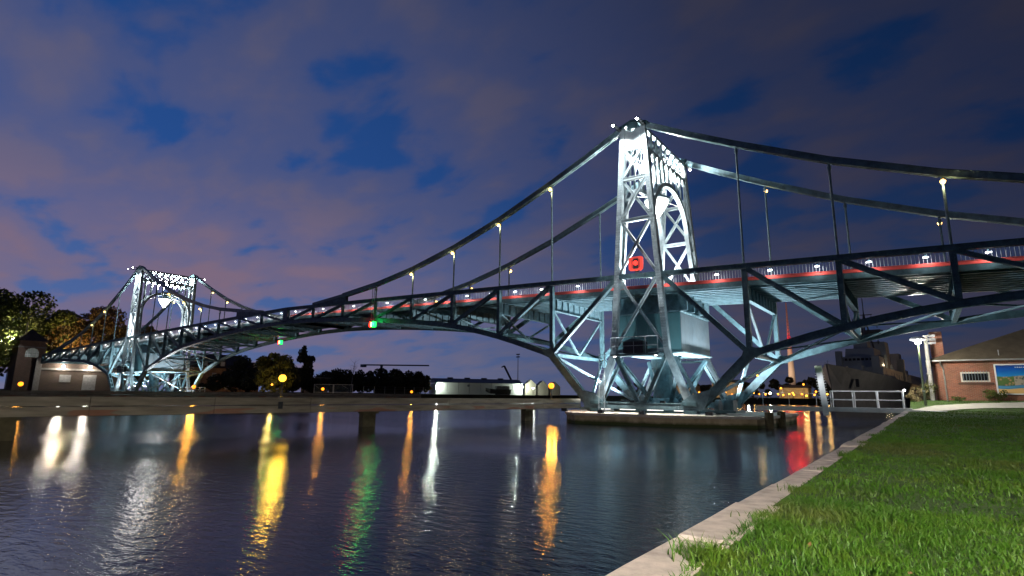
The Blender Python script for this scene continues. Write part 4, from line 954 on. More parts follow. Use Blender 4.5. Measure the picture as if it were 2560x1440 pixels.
# grass: individual blades, denser close to the camera
def grass_field():
    xs = []; 
    def scatter(n, x0, x1, y0, y1, hmin, hmax, w):
        x = RNG.uniform(x0, x1, n); y_ = RNG.uniform(y0, y1, n); return [np.stack([x, y_, RNG.uniform(hmin, hmax, n), np.full(n, w)], 1)]
    A = []
    A += scatter(75000, 53.12, 57.5, -32.6, -28.5, 0.02, 0.062, 0.0034)
    A += scatter(90000, 53.12, 62, -28.5, -20, 0.02, 0.06, 0.0052)
    A += scatter(80000, 53.12, 72, -20, -4, 0.025, 0.06, 0.010)
    A += scatter(40000, 53.2, 85, -4, 20, 0.03, 0.06, 0.02)
    # ragged tufts hanging over the kerb
    for ty, n, hh in ((-30.55, 300, 0.12), (-28.1, 170, 0.10), (-26.3, 120, 0.08), (-24.6, 170, 0.11), (-22.0, 160, 0.10), (-19.5, 160, 0.10), (-31.9, 60, 0.07), (-29.4, 60, 0.06)):
        x = 53.14 + RNG.normal(0, 0.06, n) - (0.06 if hh > 0.15 else 0.0); y_ = ty + RNG.normal(0, 0.07, n); A.append(np.stack([x, y_, RNG.uniform(0.4, 1.0, n) * hh, np.full(n, 0.0035)], 1))
    a = np.concatenate(A); n = len(a)
    cl = 0.5 + 0.9 * (np.sin(a[:, 0] * 3.1 + 1.7 * np.sin(a[:, 1] * 1.9)) * np.sin(a[:, 1] * 2.7 + 2.1 * np.sin(a[:, 0] * 1.3)) * 0.5 + 0.5) ** 1.5
    h = a[:, 2] * cl; w = a[:, 3]
    pathm = np.zeros(n, bool)
    for (ax, ay), (bx, by) in zip(pl, pl[1:]):
        d = np.array([bx - ax, by - ay]); t_ = np.clip(((a[:, 0] - ax) * d[0] + (a[:, 1] - ay) * d[1]) / (d @ d), 0, 1)
        pathm |= np.hypot(a[:, 0] - ax - t_ * d[0], a[:, 1] - ay - t_ * d[1]) < 1.0
    keep = ~pathm & ~((a[:, 1] > BY - 0.1) & (a[:, 0] > 54.5)); a = a[keep]; h = h[keep]; w = w[keep]; n = len(a)
    z = np.array([lawn_z(x, y_) for x, y_ in a[:, :2]]) - 0.005
    ang = RNG.uniform(0, 2 * np.pi, n); lean = RNG.uniform(0.2, 1.25, n) * h; la = RNG.uniform(0, 2 * np.pi, n)
    b = np.stack([a[:, 0], a[:, 1], z], 1); sd = np.stack([np.cos(ang), np.sin(ang), np.zeros(n)], 1) * w[:, None]
    l = np.stack([np.cos(la), np.sin(la), np.zeros(n)], 1) * lean[:, None]; u = np.stack([np.zeros(n), np.zeros(n), h], 1)
    m1 = b + u * 0.6 + l * 0.3; tp = b + u * 0.9 + l
    v = np.stack([b - sd, b + sd, m1 + sd * 0.8, m1 - sd * 0.8, tp], 1).reshape(-1, 3)
    idx = np.arange(n, dtype=np.int32)[:, None] * 5
    loops = np.concatenate([idx + np.array([[0, 1, 2, 3]]), idx + np.array([[3, 2, 4]])], 1).ravel().astype(np.int32)
    me = bpy.data.meshes.new("grass"); me.vertices.add(n * 5); me.vertices.foreach_set("co", v.astype(np.float32).ravel())
    me.loops.add(n * 7); me.loops.foreach_set("vertex_index", loops)
    me.polygons.add(2 * n); st = np.stack([np.arange(n) * 7, np.arange(n) * 7 + 4], 1).ravel().astype(np.int32); tt = np.tile(np.array([4, 3], np.int32), n)
    me.polygons.foreach_set("loop_start", st); me.polygons.foreach_set("loop_total", tt)
    m = bpy.data.materials.new("grass_blades"); m.use_nodes = True; t = m.node_tree; bs = t.nodes["Principled BSDF"]; bs.inputs["Roughness"].default_value = 0.55
    g = nd(t, "ShaderNodeNewGeometry")
    nn = nd(t, "ShaderNodeTexNoise", i={"Scale": 1.6, "Detail": 6.0, "Roughness": 0.72}); t.links.new(g.outputs["Position"], nn.inputs["Vector"])
    n3 = nd(t, "ShaderNodeTexNoise", i={"Scale": 60.0, "Detail": 1.0}); t.links.new(g.outputs["Position"], n3.inputs["Vector"])
    c_ = ramp(t, nn.outputs[0], [(0.3, (0.026, 0.095, 0.004)), (0.52, (0.070, 0.185, 0.008)), (0.72, (0.130, 0.190, 0.016))])
    c_ = mixc(t, ramp(t, n3.outputs[0], [(0.5, 0.0), (0.75, 0.5)]), c_, (0.14, 0.16, 0.035))
    n4 = nd(t, "ShaderNodeTexNoise", i={"Scale": 0.45, "Detail": 4.0, "Roughness": 0.6}); t.links.new(g.outputs["Position"], n4.inputs["Vector"])
    c_ = mixc(t, ramp(t, n4.outputs[0], [(0.52, 0.0), (0.68, 0.6)]), c_, (0.13, 0.115, 0.035))
    t.links.new(c_, bs.inputs["Base Color"])
    tr = nd(t, "ShaderNodeBsdfTranslucent"); t.links.new(c_, tr.inputs[0]); mx = nd(t, "ShaderNodeMixShader", i={0: 0.3}); t.links.new(bs.outputs[0], mx.inputs[1]); t.links.new(tr.outputs[0], mx.inputs[2])
    t.links.new(mx.outputs[0], t.nodes["Material Output"].inputs[0])
    me.materials.append(m); me.update(calc_edges=True)
    return tag(link("grass", me, None, (0, 0, 0)), "green grass blades covering the lawn", "grass", kind="stuff")
grass_field()
q = []
for i in range(36):
    x, y_ = (RNG.uniform(53.2, 57), RNG.uniform(-32, -25)) if i < 22 else (RNG.uniform(53.2, 62), RNG.uniform(-25, -10))
    c_ = np.array([x, y_, lawn_z(x, y_) + 0.05]); a = RNG.normal(size=3); a /= np.linalg.norm(a); b = np.cross(a, [0.2, 0.1, 1]); b /= np.linalg.norm(b); r = RNG.uniform(0.015, 0.035)
    q += [c_ + a * r, c_ + b * r * 0.6, c_ - a * r, c_ - b * r * 0.6]
tag(link("fallen_leaves", quads_mesh("fallen_leaves", np.array(q), mat("dead_leaf", (0.22, 0.13, 0.05), 0.8, var=0.4, scale=3)), None, (0, 0, 0)), "brown fallen leaves scattered in the grass", "leaves", kind="stuff")

# ================================================================== far left: abutment and gatehouse
BRK2 = brick_mat("dark_brick", (0.12, 0.075, 0.058), (0.085, 0.055, 0.045), (0.13, 0.115, 0.10), 1.6)
ab = thing("bridge_abutment", (-83, 6, 0), "brick abutment with two bright wall lamps at the landward bridge end", "abutment")
MB().box(-92, -80.2, -0.5, 15, -1, 7.35).build("abutment_wall", BRK2, ab)
MB().box(-80.2, -79.95, -0.7, 15.2, 5.25, 5.6).build("stone_band", mat("pale_stone", (0.34, 0.31, 0.28), 0.9), ab)
MB().box(-80.2, -79.98, -0.7, 0.2, -1, 7.4).build("corner_pier", mat("pale_stone", (0.34, 0.31, 0.28), 0.9), ab)
for y0, y1, z0, z1 in ((3.2, 5.0, 3.0, 4.4), (7.0, 9.2, 1.5, 4.5)):
    w_ = MB().box(-80.17, -80.1, y0, y1, z0, z1).build("window" if z0 > 2 else "door", mat("grey_door", (0.32, 0.31, 0.30), 0.7), ab)
for yy in (3.4, 7.7):
    MB().lathe((-79.6, yy, 6.0), [(0.0, -0.22), (0.20, -0.15), (0.26, 0.0), (0.16, 0.14), (0, 0.16)], 12).build("wall_lamp", emit("wall_lamp_white", (1.0, 0.93, 0.82), 110), ab)
    MB().box(-80.0, -79.6, yy - 0.04, yy + 0.04, 6.12, 6.2).build("lamp_bracket", DARK, ab)
    lamp("abutment_light", (-79.2, yy, 6.0), 130, (1.0, 0.90, 0.76), ab, 0.25)
gh = thing("gatehouse", (-83, -1.2, 1.4), "small brick gatehouse tower with arched window and pyramid roof", "building")
BRK4 = brick_mat("gatehouse_brick", (0.30, 0.17, 0.12), (0.24, 0.14, 0.10), (0.3, 0.25, 0.2), 1.6)
gx0, gx1, gy0, gy1 = -86.2, -81.9, -3.2, 0.9
MB().box(gx0, gx1, gy0, gy1, 0.5, 9.9).build("tower_wall", BRK4, gh)
MB().box(gx0 - 0.12, gx1 + 0.12, gy0 - 0.12, gy1 + 0.12, 9.3, 9.55).build("string_course", mat("pale_stone", (0.34, 0.31, 0.28), 0.9), gh)
MB().add([(gx0 - 0.3, gy0 - 0.3, 10.6), (gx1 + 0.3, gy0 - 0.3, 10.6), (gx1 + 0.3, gy1 + 0.3, 10.6), (gx0 - 0.3, gy1 + 0.3, 10.6), ((gx0 + gx1) / 2, (gy0 + gy1) / 2, 13.0)], [(0, 1, 4), (1, 2, 4), (2, 3, 4), (3, 0, 4), (3, 2, 1, 0)]).build("pyramid_roof", mat("slate", (0.05, 0.04, 0.04), 0.8), gh)
MB().box(gx0 + 0.1, gx1 - 0.1, gy0 + 0.1, gy1 - 0.1, 9.9, 10.6).build("attic_wall", BRK4, gh)
aw = []
for i in range(13):
    a = math.pi * i / 12; aw.append((-1.1 + 1.0 * math.cos(a), 8.3 + 0.95 * math.sin(a)))
aw += [(-2.1, 7.55), (-0.1, 7.55)]
w_ = MB().add([(gx1 + 0.02, y_, z) for y_, z in aw] + [(gx1 + 0.08, y_, z) for y_, z in aw], [tuple(range(15))[::-1], tuple(range(15, 30))] + [(i, (i + 1) % 15, 15 + (i + 1) % 15, 15 + i) for i in range(15)]).build("arched_window", emit("dim_window", (0.30, 0.33, 0.30), 0.25), gh)
for yy in (-1.75, -1.1, -0.45): MB().box(gx1 + 0.08, gx1 + 0.12, yy - 0.04, yy + 0.04, 7.55, 9.1).build("glazing_bar", WHITE, w_)
for zz_ in (8.0, 8.5): MB().box(gx1 + 0.08, gx1 + 0.115, -2.05, -0.15, zz_ - 0.04, zz_ + 0.04).build("glazing_bar", WHITE, w_)
MB().tube((-84.5, -1.9, 12.0), (-84.5, -1.9, 14.2), 0.14, n=8).build("flue", mat("pale_stone", (0.34, 0.31, 0.28), 0.9), gh)
# warm lamp standing behind the gatehouse that lights the trees
def post_lamp(c, h, m, colr, power, label, group=None, r=0.22):
    c = V(c); o = thing("lamp_post", tuple(c), label, "lamp", group)
    MB().tube(c - V((0, 0, 0.2)), c + V((0, 0, h)), 0.07, 0.05, n=8).build("post", DARK, o)
    MB().lathe(c + V((0, 0, h + r * 0.8)), [(r * math.sin(math.pi * i / 8), -r * math.cos(math.pi * i / 8)) for i in range(9)], 12).build("globe", m, o)
    if power: lamp("post_light", c + V((0, 0, h + r)), power, colr, o, r * 1.15)
    return o
WL = emit("white_globe", (0.9, 1.0, 0.92), 60)
OG = emit("orange_globe", (1.0, 0.34, 0.03), 4)
post_lamp((-87.5, -3.0, 1.4), 9.6, emit("warm_globe", (1.0, 0.85, 0.6), 50), (1.0, 0.86, 0.50), 4200, "tall warm lamp between the gatehouse and the green tree")
post_lamp((-90.5, 7.5, 7.3), 2.5, OG, (1.0, 0.75, 0.38), 3800, "orange lamp at the road end below the autumn trees")

# ================================================================== middle distance: house, gate, warehouse, masts, crane
hs = thing("apartment_house", (-118, 58, 1.4), "dark house with steep roof and dormer windows behind the bushes", "house")
BRK3 = brick_mat("house_brick", (0.30, 0.17, 0.10), (0.26, 0.14, 0.09), (0.3, 0.25, 0.2), 1.5)
MB().box(-126, -112, 42, 62, 0.5, 8.2).build("wall", BRK3, hs)
MB().add([(-127, 41, 8.2), (-111, 41, 8.2), (-111, 63, 8.2), (-127, 63, 8.2), (-119, 46, 12.6), (-119, 59, 12.6)], [(0, 1, 4), (1, 2, 5, 4), (2, 3, 5), (3, 0, 4, 5), (3, 2, 1, 0)]).build("roof", mat("dark_tiles", (0.03, 0.022, 0.02), 0.8), hs)
MB().box(-119.5, -118.7, 56, 56.8, 12, 13.8).build("chimney", BRK3, hs)
for yy in (45, 50, 55, 60):
    d_ = MB().box(-113.4, -111.6, yy - 0.9, yy + 0.9, 8.6, 10.4).build("dormer", mat("dark_tiles", (0.03, 0.022, 0.02), 0.8), hs)
    MB().box(-111.6, -111.55, yy - 0.6, yy + 0.6, 8.8, 10.1).build("window", mat("pale_window", (0.35, 0.37, 0.42), 0.3), d_)
for yy in (44, 48, 52, 56, 60):
    for z in (3.0, 6.0): MB().box(-112.0, -111.95, yy - 0.6, yy + 0.6, z - 0.8, z + 0.8).build("window", mat("pale_window", (0.35, 0.37, 0.42), 0.3), hs)
post_lamp((-100, 56.5, 1.4), 4.2, OG, (1.0, 0.6, 0.25), 350, "orange street lamp in front of the house with dormers")
post_lamp((-103, 52, 1.4), 1.8, OG, (1.0, 0.6, 0.25), 180, "low orange lamp among the bushes below the house")
post_lamp((-61.5, 36.0, 1.4), 1.6, OG, (1.0, 0.72, 0.22), 700, "low amber lamp on the bank in front of the round green tree")
gt_ = thing("sliding_gate", (-64, 55, 1.4), "white barred double gate on the far bank", "gate")
G0, G1 = V((-69.6, 52.3, 0)), V((-62.4, 58.4, 0))
for q in (0.0, 0.49, 0.51, 1.0):
    p_ = G0.lerp(G1, q); MB().tube(p_ + V((0, 0, 1.45)), p_ + V((0, 0, 3.65)), 0.07, n=6).build("gate_post", WHITE, gt_)
for z in (1.65, 3.6): MB().bar(G0 + V((0, 0, z)), G1 + V((0, 0, z)), 0.08, 0.1).build("gate_rail", WHITE, gt_)
mb = MB()
for i in range(1, 48):
    p_ = G0.lerp(G1, i / 48); mb.tube(p_ + V((0, 0, 1.65)), p_ + V((0, 0, 3.6)), 0.022, n=4)
mb.build("gate_bars", RAILM, gt_)
for a, b in ((0.01, 0.12), (0.72, 0.88)): MB().bar(G0.lerp(G1, a) + V((0, 0, 3.4)), G0.lerp(G1, b) + V((0, 0, 2.6)), 0.05, 0.05).build("gate_brace", WHITE, gt_)
sh = thing("field_shed", (-92, 72, 1.4), "pale shed with a slanting roof left of the white gate", "shed")
MB().box(-96, -89, 66, 70, 1.0, 4.6).build("wall", mat("shed_wall", (0.28, 0.26, 0.22), 0.9), sh)
MB().add([(-97, 65.5, 4.4), (-88, 65.5, 5.9), (-88, 70.5, 5.9), (-97, 70.5, 4.4), (-97, 65.5, 4.2), (-88, 65.5, 5.7), (-88, 70.5, 5.7), (-97, 70.5, 4.2)], [(0, 1, 2, 3), (7, 6, 5, 4), (0, 4, 5, 1), (1, 5, 6, 2), (2, 6, 7, 3), (3, 7, 4, 0)]).build("roof", mat("shed_wall", (0.28, 0.26, 0.22), 0.9), sh)
fp = [G1.lerp(V((-60, 88, 0)), i / 9) for i in range(1, 10)]
fn = thing("wire_fence", (-61.2, 70, 1.4), "thin wire fence with pale posts to the right of the white gate", "fence")
for p_ in fp: MB().tube(p_ + V((0, 0, 1.4)), p_ + V((0, 0, 3.3)), 0.05, n=5).build("fence_post", AL, fn)
for z in (1.9, 2.6, 3.2): MB().bar(fp[0] + V((0, 0, z)), fp[-1] + V((0, 0, z)), 0.02, 0.02).build("fence_wire", AL, fn)
# warehouse
WHW = mat("warehouse_wall", (0.55, 0.56, 0.54), 0.7, var=0.06, scale=0.3)
W0, W1 = V((-80.5, 107.5, 0)), V((-62.3, 133.0, 0)); wt = (W1 - W0).normalized(); wn_ = V((-wt.y, wt.x, 0))
wh = thing("warehouse", tuple((W0 + W1) / 2 + V((0, 0, 1.4))), "long white warehouse with low dark roof lit by lamps at its corners", "warehouse")
nP = 8
for i in range(nP):
    a, b = W0.lerp(W1, i / nP + 0.002), W0.lerp(W1, (i + 1) / nP - 0.002)
    MB().obox((a + b) / 2 + wn_ * 0.1 + V((0, 0, 3.3)), (b - a) / 2, wn_ * 0.1, (0, 0, 2.1)).build("wall_panel", WHW, wh)
MB().obox((W0 + W1) / 2 + wn_ * 7 + V((0, 0, 3.2)), wt * ((W1 - W0).length / 2 - 0.05), wn_ * 6.8, (0, 0, 2.0)).build("building_body", WHW, wh)
a, b = W0 - wt * 0.3, W1 + wt * 0.3
rp = [a - wn_ * 0.4 + V((0, 0, 5.45)), b - wn_ * 0.4 + V((0, 0, 5.45)), b + wn_ * 7 + V((0, 0, 7.0)), a + wn_ * 7 + V((0, 0, 7.0)), a + wn_ * 14.3 + V((0, 0, 5.45)), b + wn_ * 14.3 + V((0, 0, 5.45))]
MB().add(rp, [(0, 1, 2, 3), (3, 2, 5, 4), (0, 3, 4), (1, 5, 2), (4, 5, 1, 0)]).build("roof", mat("grey_roof", (0.09, 0.11, 0.14), 0.7), wh)
for q in (0.2, 0.4, 0.6, 0.8):
    c_ = W0.lerp(W1, q) + wn_ * 7 + V((0, 0, 7.1)); MB().obox(c_, wt * 0.9, wn_ * 0.7, (0, 0, 0.28)).build("roof_vent", mat("grey_roof", (0.09, 0.11, 0.14), 0.7), wh)
c_ = W0.lerp(W1, 0.36) - wn_ * 0.05 + V((0, 0, 4.45)); MB().tube(c_, c_ + wn_ * 0.06, 0.42, n=12).build("shield_emblem", mat("emblem_grey", (0.16, 0.17, 0.2), 0.7), wh)
for q, pw in ((0.0, 900), (0.985, 1000)):
    c_ = W0.lerp(W1, q) - wn_ * 0.9 + V((0, 0, 4.2))
    MB().lathe(c_, [(0, -0.2), (0.2, -0.1), (0.24, 0.05), (0, 0.15)], 10).build("wall_lamp", emit("warehouse_lamp", (0.90, 1.0, 0.88), 110), wh)
    MB().bar(c_ + V((0, 0, 0.12)), c_ + wn_ * 0.95 + V((0, 0, 0.12)), 0.08, 0.06).build("lamp_arm", DARK, wh)
    lamp("warehouse_light", c_ - wn_ * 0.3, pw, (0.86, 1.0, 0.86), wh, 0.2)
for i, (x, y_) in enumerate(((-60.5, 135.5), (-57.2, 138.5), (-54.0, 141.5))):
    g = thing("gabled_shed", (x, y_, 1.4), "pale gabled shed beside the warehouse, " + ("next to its corner lamp", "middle of three", "farthest from it")[i], "shed", "row of gabled sheds")
    c_ = V((x, y_, 0)); a_ = V((0.75, 0.66, 0)); b_ = V((-0.66, 0.75, 0)); v = []
    hh = 5.2 - 0.35 * i
    for d_ in (0, 8): v += [c_ + b_ * d_ + a_ * s_ * 1.9 + V((0, 0, z)) for s_, z in ((-1, 1.0), (1, 1.0), (1, hh), (0, hh + 1.8), (-1, hh))]
    MB().add(v, [(0, 1, 2, 3, 4), (9, 8, 7, 6, 5), (1, 6, 7, 2), (4, 9, 5, 0)]).build("wall", mat("shed_cream", (0.42, 0.38, 0.30), 0.8), g)
    MB().add([p + V((0, 0, 0.03)) for p in (v[2], v[3], v[8], v[7], v[4], v[9])], [(0, 1, 2, 3), (1, 4, 5, 2)]).build("roof", mat("grey_roof", (0.09, 0.11, 0.14), 0.7), g)
post_lamp((-56.5, 131, 1.4), 2.2, WL, (0.9, 1.0, 0.85), 300, "white work light on the yard in front of the gabled sheds")
# boat on the yard
bo = thing("laid_up_boat", (-64, 126, 1.4), "grey covered boat laid up on the yard before the warehouse", "boat")
B0 = V((-68.5, 119.5, 1.9)); bt_ = V((0.61, 0.79, 0)); bn_ = V((-0.79, 0.61, 0)); v = []
for q, wd, zk, zd in ((0, 0.15, 2.6, 3.8), (1.5, 0.9, 1.9, 3.5), (4, 1.5, 1.7, 3.3), (7.5, 1.5, 1.7, 3.3), (9, 1.2, 1.8, 3.35)):
    c_ = B0 + bt_ * q; v += [V((c_.x, c_.y, zk)), c_ + bn_ * wd + V((0, 0, zd - 1.9)), c_ - bn_ * wd + V((0, 0, zd - 1.9))]
f = []
for i in range(4): o = i * 3; f += [(o, o + 3, o + 4, o + 1), (o + 2, o + 5, o + 3, o), (o + 1, o + 4, o + 5, o + 2)]
f += [(0, 1, 2), (14, 13, 12)]
MB().add(v, f).build("hull", mat("boat_grey", (0.12, 0.13, 0.13), 0.6), bo)
c_ = B0 + bt_ * 6; MB().obox(c_ + V((0, 0, 1.95)), bt_ * 2.3, bn_ * 1.1, (0, 0, 0.6)).build("cabin_cover", mat("tarp_grey", (0.20, 0.21, 0.20), 0.8), bo)
MB().obox(c_ + V((0, 0, -0.3)), bt_ * 2.5, bn_ * 0.5, (0, 0, 0.25)).build("cradle", DARK, bo)
# flood mast, dock crane, tower crane
fm = thing("flood_mast", (-97.5, 179, 1.4), "tall thin floodlight mast behind the warehouse", "mast")
MB().tube((-97.5, 179.3, 1), (-97.5, 179.3, 20), 0.22, 0.12, n=6).build("mast", DARK, fm)
for z in (18.8, 20.0): MB().box(-98.4, -96.6, 179.1, 179.5, z - 0.25, z + 0.25).build("lamp_rack", DARK, fm)
dc = thing("dock_crane", (-110, 190, 1.4), "dark dock crane with raised jib behind the warehouse roof", "crane")
MB().box(-112, -106, 190, 193, 1, 8.5).build("crane_house", DARK, dc)
MB().ladder((-109.5, 191, 8), (-113.5, 190, 15.5), 0.8, 0.6, step=1.2).tube((-113.5, 190, 15.5), (-114.8, 189.6, 14.8), 0.3, n=6).build("jib", DARK, dc)
tcn_ = thing("tower_crane", (-196, 183, 1.4), "distant tower crane with long horizontal arm above the dark trees", "crane")
MB().ladder((-196, 183, 1), (-196, 183, 17.5), 1.0, 1.0, step=2, side=(1, 0, 0)).build("mast", STEEL, tcn_)
MB().ladder((-196 - 8, 183 - 5.8, 17.3), (-196 + 22, 183 + 16, 17.3), 0.8, 0.7, step=2).build("jib", STEEL, tcn_)
MB().box(-206, -203, 176, 178, 16, 17.6).build("counterweight", STEEL, tcn_)

# ================================================================== right background: radio tower, shore, ship
rt_ = thing("radio_tower", (-41, 522, 1.4), "orange lit concrete radio tower with lattice mast and red warning lights", "tower")
RC = mat("tower_concrete", (0.42, 0.38, 0.33), 0.9, var=0.1)
MB().lathe((-41, 522, 1), [(3.3, 0), (2.7, 20), (2.0, 40), (1.7, 48)], 16).build("shaft", RC, rt_)
MB().lathe((-41, 522, 48), [(1.7, 0), (5.0, 0.8), (5.0, 2.2), (1.2, 3.0)], 16).build("antenna_platform", mat("platform_red", (0.30, 0.05, 0.04), 0.8), rt_)
mb = MB()
for i in range(12):
    z0, z1 = 51 + i * 3.0, 51 + (i + 1) * 3.0; w0, w1 = 1.1 - i * 0.07, 1.1 - (i + 1) * 0.07
    for a in range(4):
        an = a * math.pi / 2; bn = an + math.pi / 2
        p0 = V((-41 + w0 * math.cos(an), 522 + w0 * math.sin(an), z0)); p1 = V((-41 + w1 * math.cos(an), 522 + w1 * math.sin(an), z1)); q1 = V((-41 + w1 * math.cos(bn), 522 + w1 * math.sin(bn), z1))
        mb.tube(p0, p1, 0.16, n=4).tube(p0, q1, 0.10, n=4)
mb.build("lattice_mast", mat("mast_orange", (0.50, 0.26, 0.18), 0.8), rt_)
for a in range(4):
    an = a * math.pi / 2 + 0.4; c_ = V((-41 + 5.1 * math.cos(an), 522 + 5.1 * math.sin(an), 50.2))
    MB().lathe(c_, [(1.35 * math.sin(math.pi * i / 6), -1.35 * math.cos(math.pi * i / 6)) for i in range(7)], 8).build("warning_light", emit("warning_red", (1.0, 0.0012, 0.0012), 95), rt_)
for dx, dy in ((-26, -34), (16, -44)):
    c_ = V((-41 + dx, 522 + dy, 3.0)); MB().box(c_.x - 1, c_.x + 1, c_.y - 1, c_.y + 1, 1.3, 3.0).build("flood_housing", DARK, rt_)
    lamp("tower_flood", c_ + V((0, 0, 1)), 42000, (1.0, 0.66, 0.42), rt_, 0.6, 80, (-41, 522, 55), 0.7)
# shore lights and buildings
random.seed(21)
YG = emit("shore_amber", (1.0, 0.50, 0.05), 5)
shore = [(-2, 127, 2.6), (3, 125.5, 1.2), (7.5, 124.5, 2.2), (10.5, 123.5, 1.0), (13.5, 123, 3.2), (16.5, 123, 1.4), (19, 123.8, 5.6), (21.5, 125, 1.1), (24, 126, 2.4), (26.5, 127, 1.2), (29, 128, 3.4), (31.5, 129.5, 1.6), (33.8, 131, 1.0)] + [(-6 + 1.35 * i + random.uniform(-.3, .3), 126.5 + 0.09 * (i - 11) ** 2 * 0.25 + random.uniform(-.5, .8), random.uniform(0.5, 1.3)) for i in range(28)]
for i, (x, y_, h) in enumerate(shore):
    m_ = WL if i in (5, 7) else (OG if i % 3 else YG)
    post_lamp((x, y_, 1.4), h, m_, (1.0, 0.58, 0.18) if m_ is not WL else (0.9, 1.0, 0.95), 420 if h > 2 else (160 if i < 13 else (60 if i % 3 == 0 else 0)),
              ["tallest orange shore lamp below the radio tower" if h > 5 else "small lit lamp on the far shore below the radio tower"][0], "lamps along the far shore", r=0.24)
for i, (x0, x1, y_, h, lb) in enumerate(((5, 12, 131, 4.2, "low pale shore hall left of the tallest shore lamp"), (-9, -1, 133, 3.4, "low flat shed on the far shore beside the dark pier gap"), (22, 29, 134, 2.8, "low shore hut right of the tallest shore lamp"))):
    g = thing("shore_hall", ((x0 + x1) / 2, y_, 1.4), lb, "building", "low halls on the far shore")
    MB().box(x0, x1, y_, y_ + 6, 1.0, 1.4 + h).build("wall", mat("shore_wall", (0.45, 0.40, 0.30), 0.9), g)
    MB().add([(x0 - 0.3, y_ - 0.3, 1.4 + h), (x1 + 0.3, y_ - 0.3, 1.4 + h), (x1 + 0.3, y_ + 6.3, 1.4 + h), (x0 - 0.3, y_ + 6.3, 1.4 + h), (x0 - 0.3, y_ + 3, 2.2 + h), (x1 + 0.3, y_ + 3, 2.2 + h)], [(0, 1, 5, 4), (2, 3, 4, 5), (0, 4, 3), (1, 2, 5), (3, 2, 1, 0)]).build("roof", ROOF, g)
for i, (x, y_, h, rx) in enumerate(((0, 146, 5.5, 6), (12, 148, 5.0, 7), (22, 150, 6.0, 6), (31, 147, 8.0, 5), (40, 275, 8, 8), (-20, 160, 5, 9), (-34, 165, 5.5, 9))):
    tree("shore_tree", (x, y_, 1.4), h, rx, ["low tree behind the pale shore hall", "low tree behind the far shore lamps", "rounded tree behind the shore hut", "dark tree close beside the bow of the grey ship", "tree on the shore hidden behind the ship", "low tree right of the gabled sheds", "low dark tree next to the gabled sheds"][i], LD, 2200, 0.4, base=0.0, group="trees on the far shore", clumps=18)
# warship
HG = mat("hull_grey", (0.20, 0.21, 0.21), 0.6, var=0.25, scale=0.5)
SG = mat("superstructure_grey", (0.15, 0.18, 0.20), 0.6, var=0.15, scale=0.5)
bow = V((41.2, 76.0, 0)); sd_ = V((0.085, 1.0, 0)).normalized(); sn = V((sd_.y, -sd_.x, 0))
shp = thing("warship", tuple(bow + sd_ * 60), "grey warship with raked bow and cluttered mast moored beyond the bridge", "ship")
v = []; secs = [(0, 0.12, 0.05, 7.3), (4, 1.6, 0.5, 7.0), (10, 3.6, 1.8, 6.5), (20, 5.6, 4.0, 5.9), (34, 6.8, 6.0, 5.2), (60, 7.1, 6.9, 4.6), (95, 7.0, 6.6, 3.9), (130, 5.2, 4.4, 3.6)]
for d_, wdk, wwl, zd in secs:
    rake = 3.2 * max(0, 1 - d_ / 12)
    dk = bow + sd_ * (d_ - rake + 1.5); wl_ = bow + sd_ * (d_ + 2.5)
    v += [wl_ - sn * wwl + V((0, 0, -0.8)), (wl_ * 0.5 + dk * 0.5) - sn * (wwl * 0.62 + wdk * 0.3) + V((0, 0, zd * 0.5)), dk - sn * wdk + V((0, 0, zd)),
          dk + sn * wdk + V((0, 0, zd)), (wl_ * 0.5 + dk * 0.5) + sn * (wwl * 0.62 + wdk * 0.3) + V((0, 0, zd * 0.5)), wl_ + sn * wwl + V((0, 0, -0.8))]
f = []
for i in range(len(secs) - 1):
    o = i * 6; f += [(o + j, o + j + 1, o + 7 + j, o + 6 + j) for j in range(5)]
f += [(0, 5, 4, 3, 2, 1)] + [tuple(len(v) - 6 + j for j in range(6))]
MB().add(v, f).build("hull", HG, shp, smooth=False)
def sbx(name, d0, d1, w, z0, z1, m=SG, off=0.0, taper=0.0):
    c0 = bow + sd_ * d0; c1 = bow + sd_ * d1; vv = []
    for zq, tp in ((z0, 0), (z1, taper)):
        for c_, k_ in ((c0 + sd_ * tp, -1), (c0 + sd_ * tp, 1), (c1, 1), (c1, -1)): vv.append(c_ + sn * (off + k_ * (w - tp * 0.4)) + V((0, 0, zq)))
    return MB().add(vv, [(3, 2, 1, 0), (4, 5, 6, 7), (0, 1, 5, 4), (1, 2, 6, 5), (2, 3, 7, 6), (3, 0, 4, 7)]).build(name, m, shp)
gn = sbx("gun_turret", 19, 23, 1.9, 5.7, 8.0, taper=0.8); c_ = bow + sd_ * 19; MB().tube(c_ + V((0, 0, 7.0)), c_ - sd_ * 5 + V((0, 0, 7.6)), 0.18, 0.13, n=8).build("gun_barrel", SG, gn)
sbx("deckhouse", 25, 62, 4.4, 5.2, 7.8); br_ = sbx("bridge_block", 27, 40, 3.7, 7.8, 10.2, taper=0.4); sbx("bridge_roof_house", 29, 38, 2.7, 10.2, 12.0, taper=0.4); sbx("director_tower", 31, 35, 1.3, 12.0, 14.8, taper=0.2)
for q in range(26): sbx("deck_fitting", 24 + q * 1.6, 24.6 + q * 1.6 + random.uniform(0, 1.2), random.uniform(0.2, 0.7), 5.2, random.uniform(8.2, 11.5), off=random.choice((-1, 1)) * random.uniform(2.2, 4.2))
c_ = bow + sd_ * 27.3
for i in range(9): MB().obox(c_ + sn * (-3.0 + i * 0.75) + V((0, 0, 9.6)), sd_ * 0.06, sn * 0.26, (0, 0, 0.24)).build("window", mat("dark_glass", (0.01, 0.012, 0.015), 0.35, spec=0.2), br_)
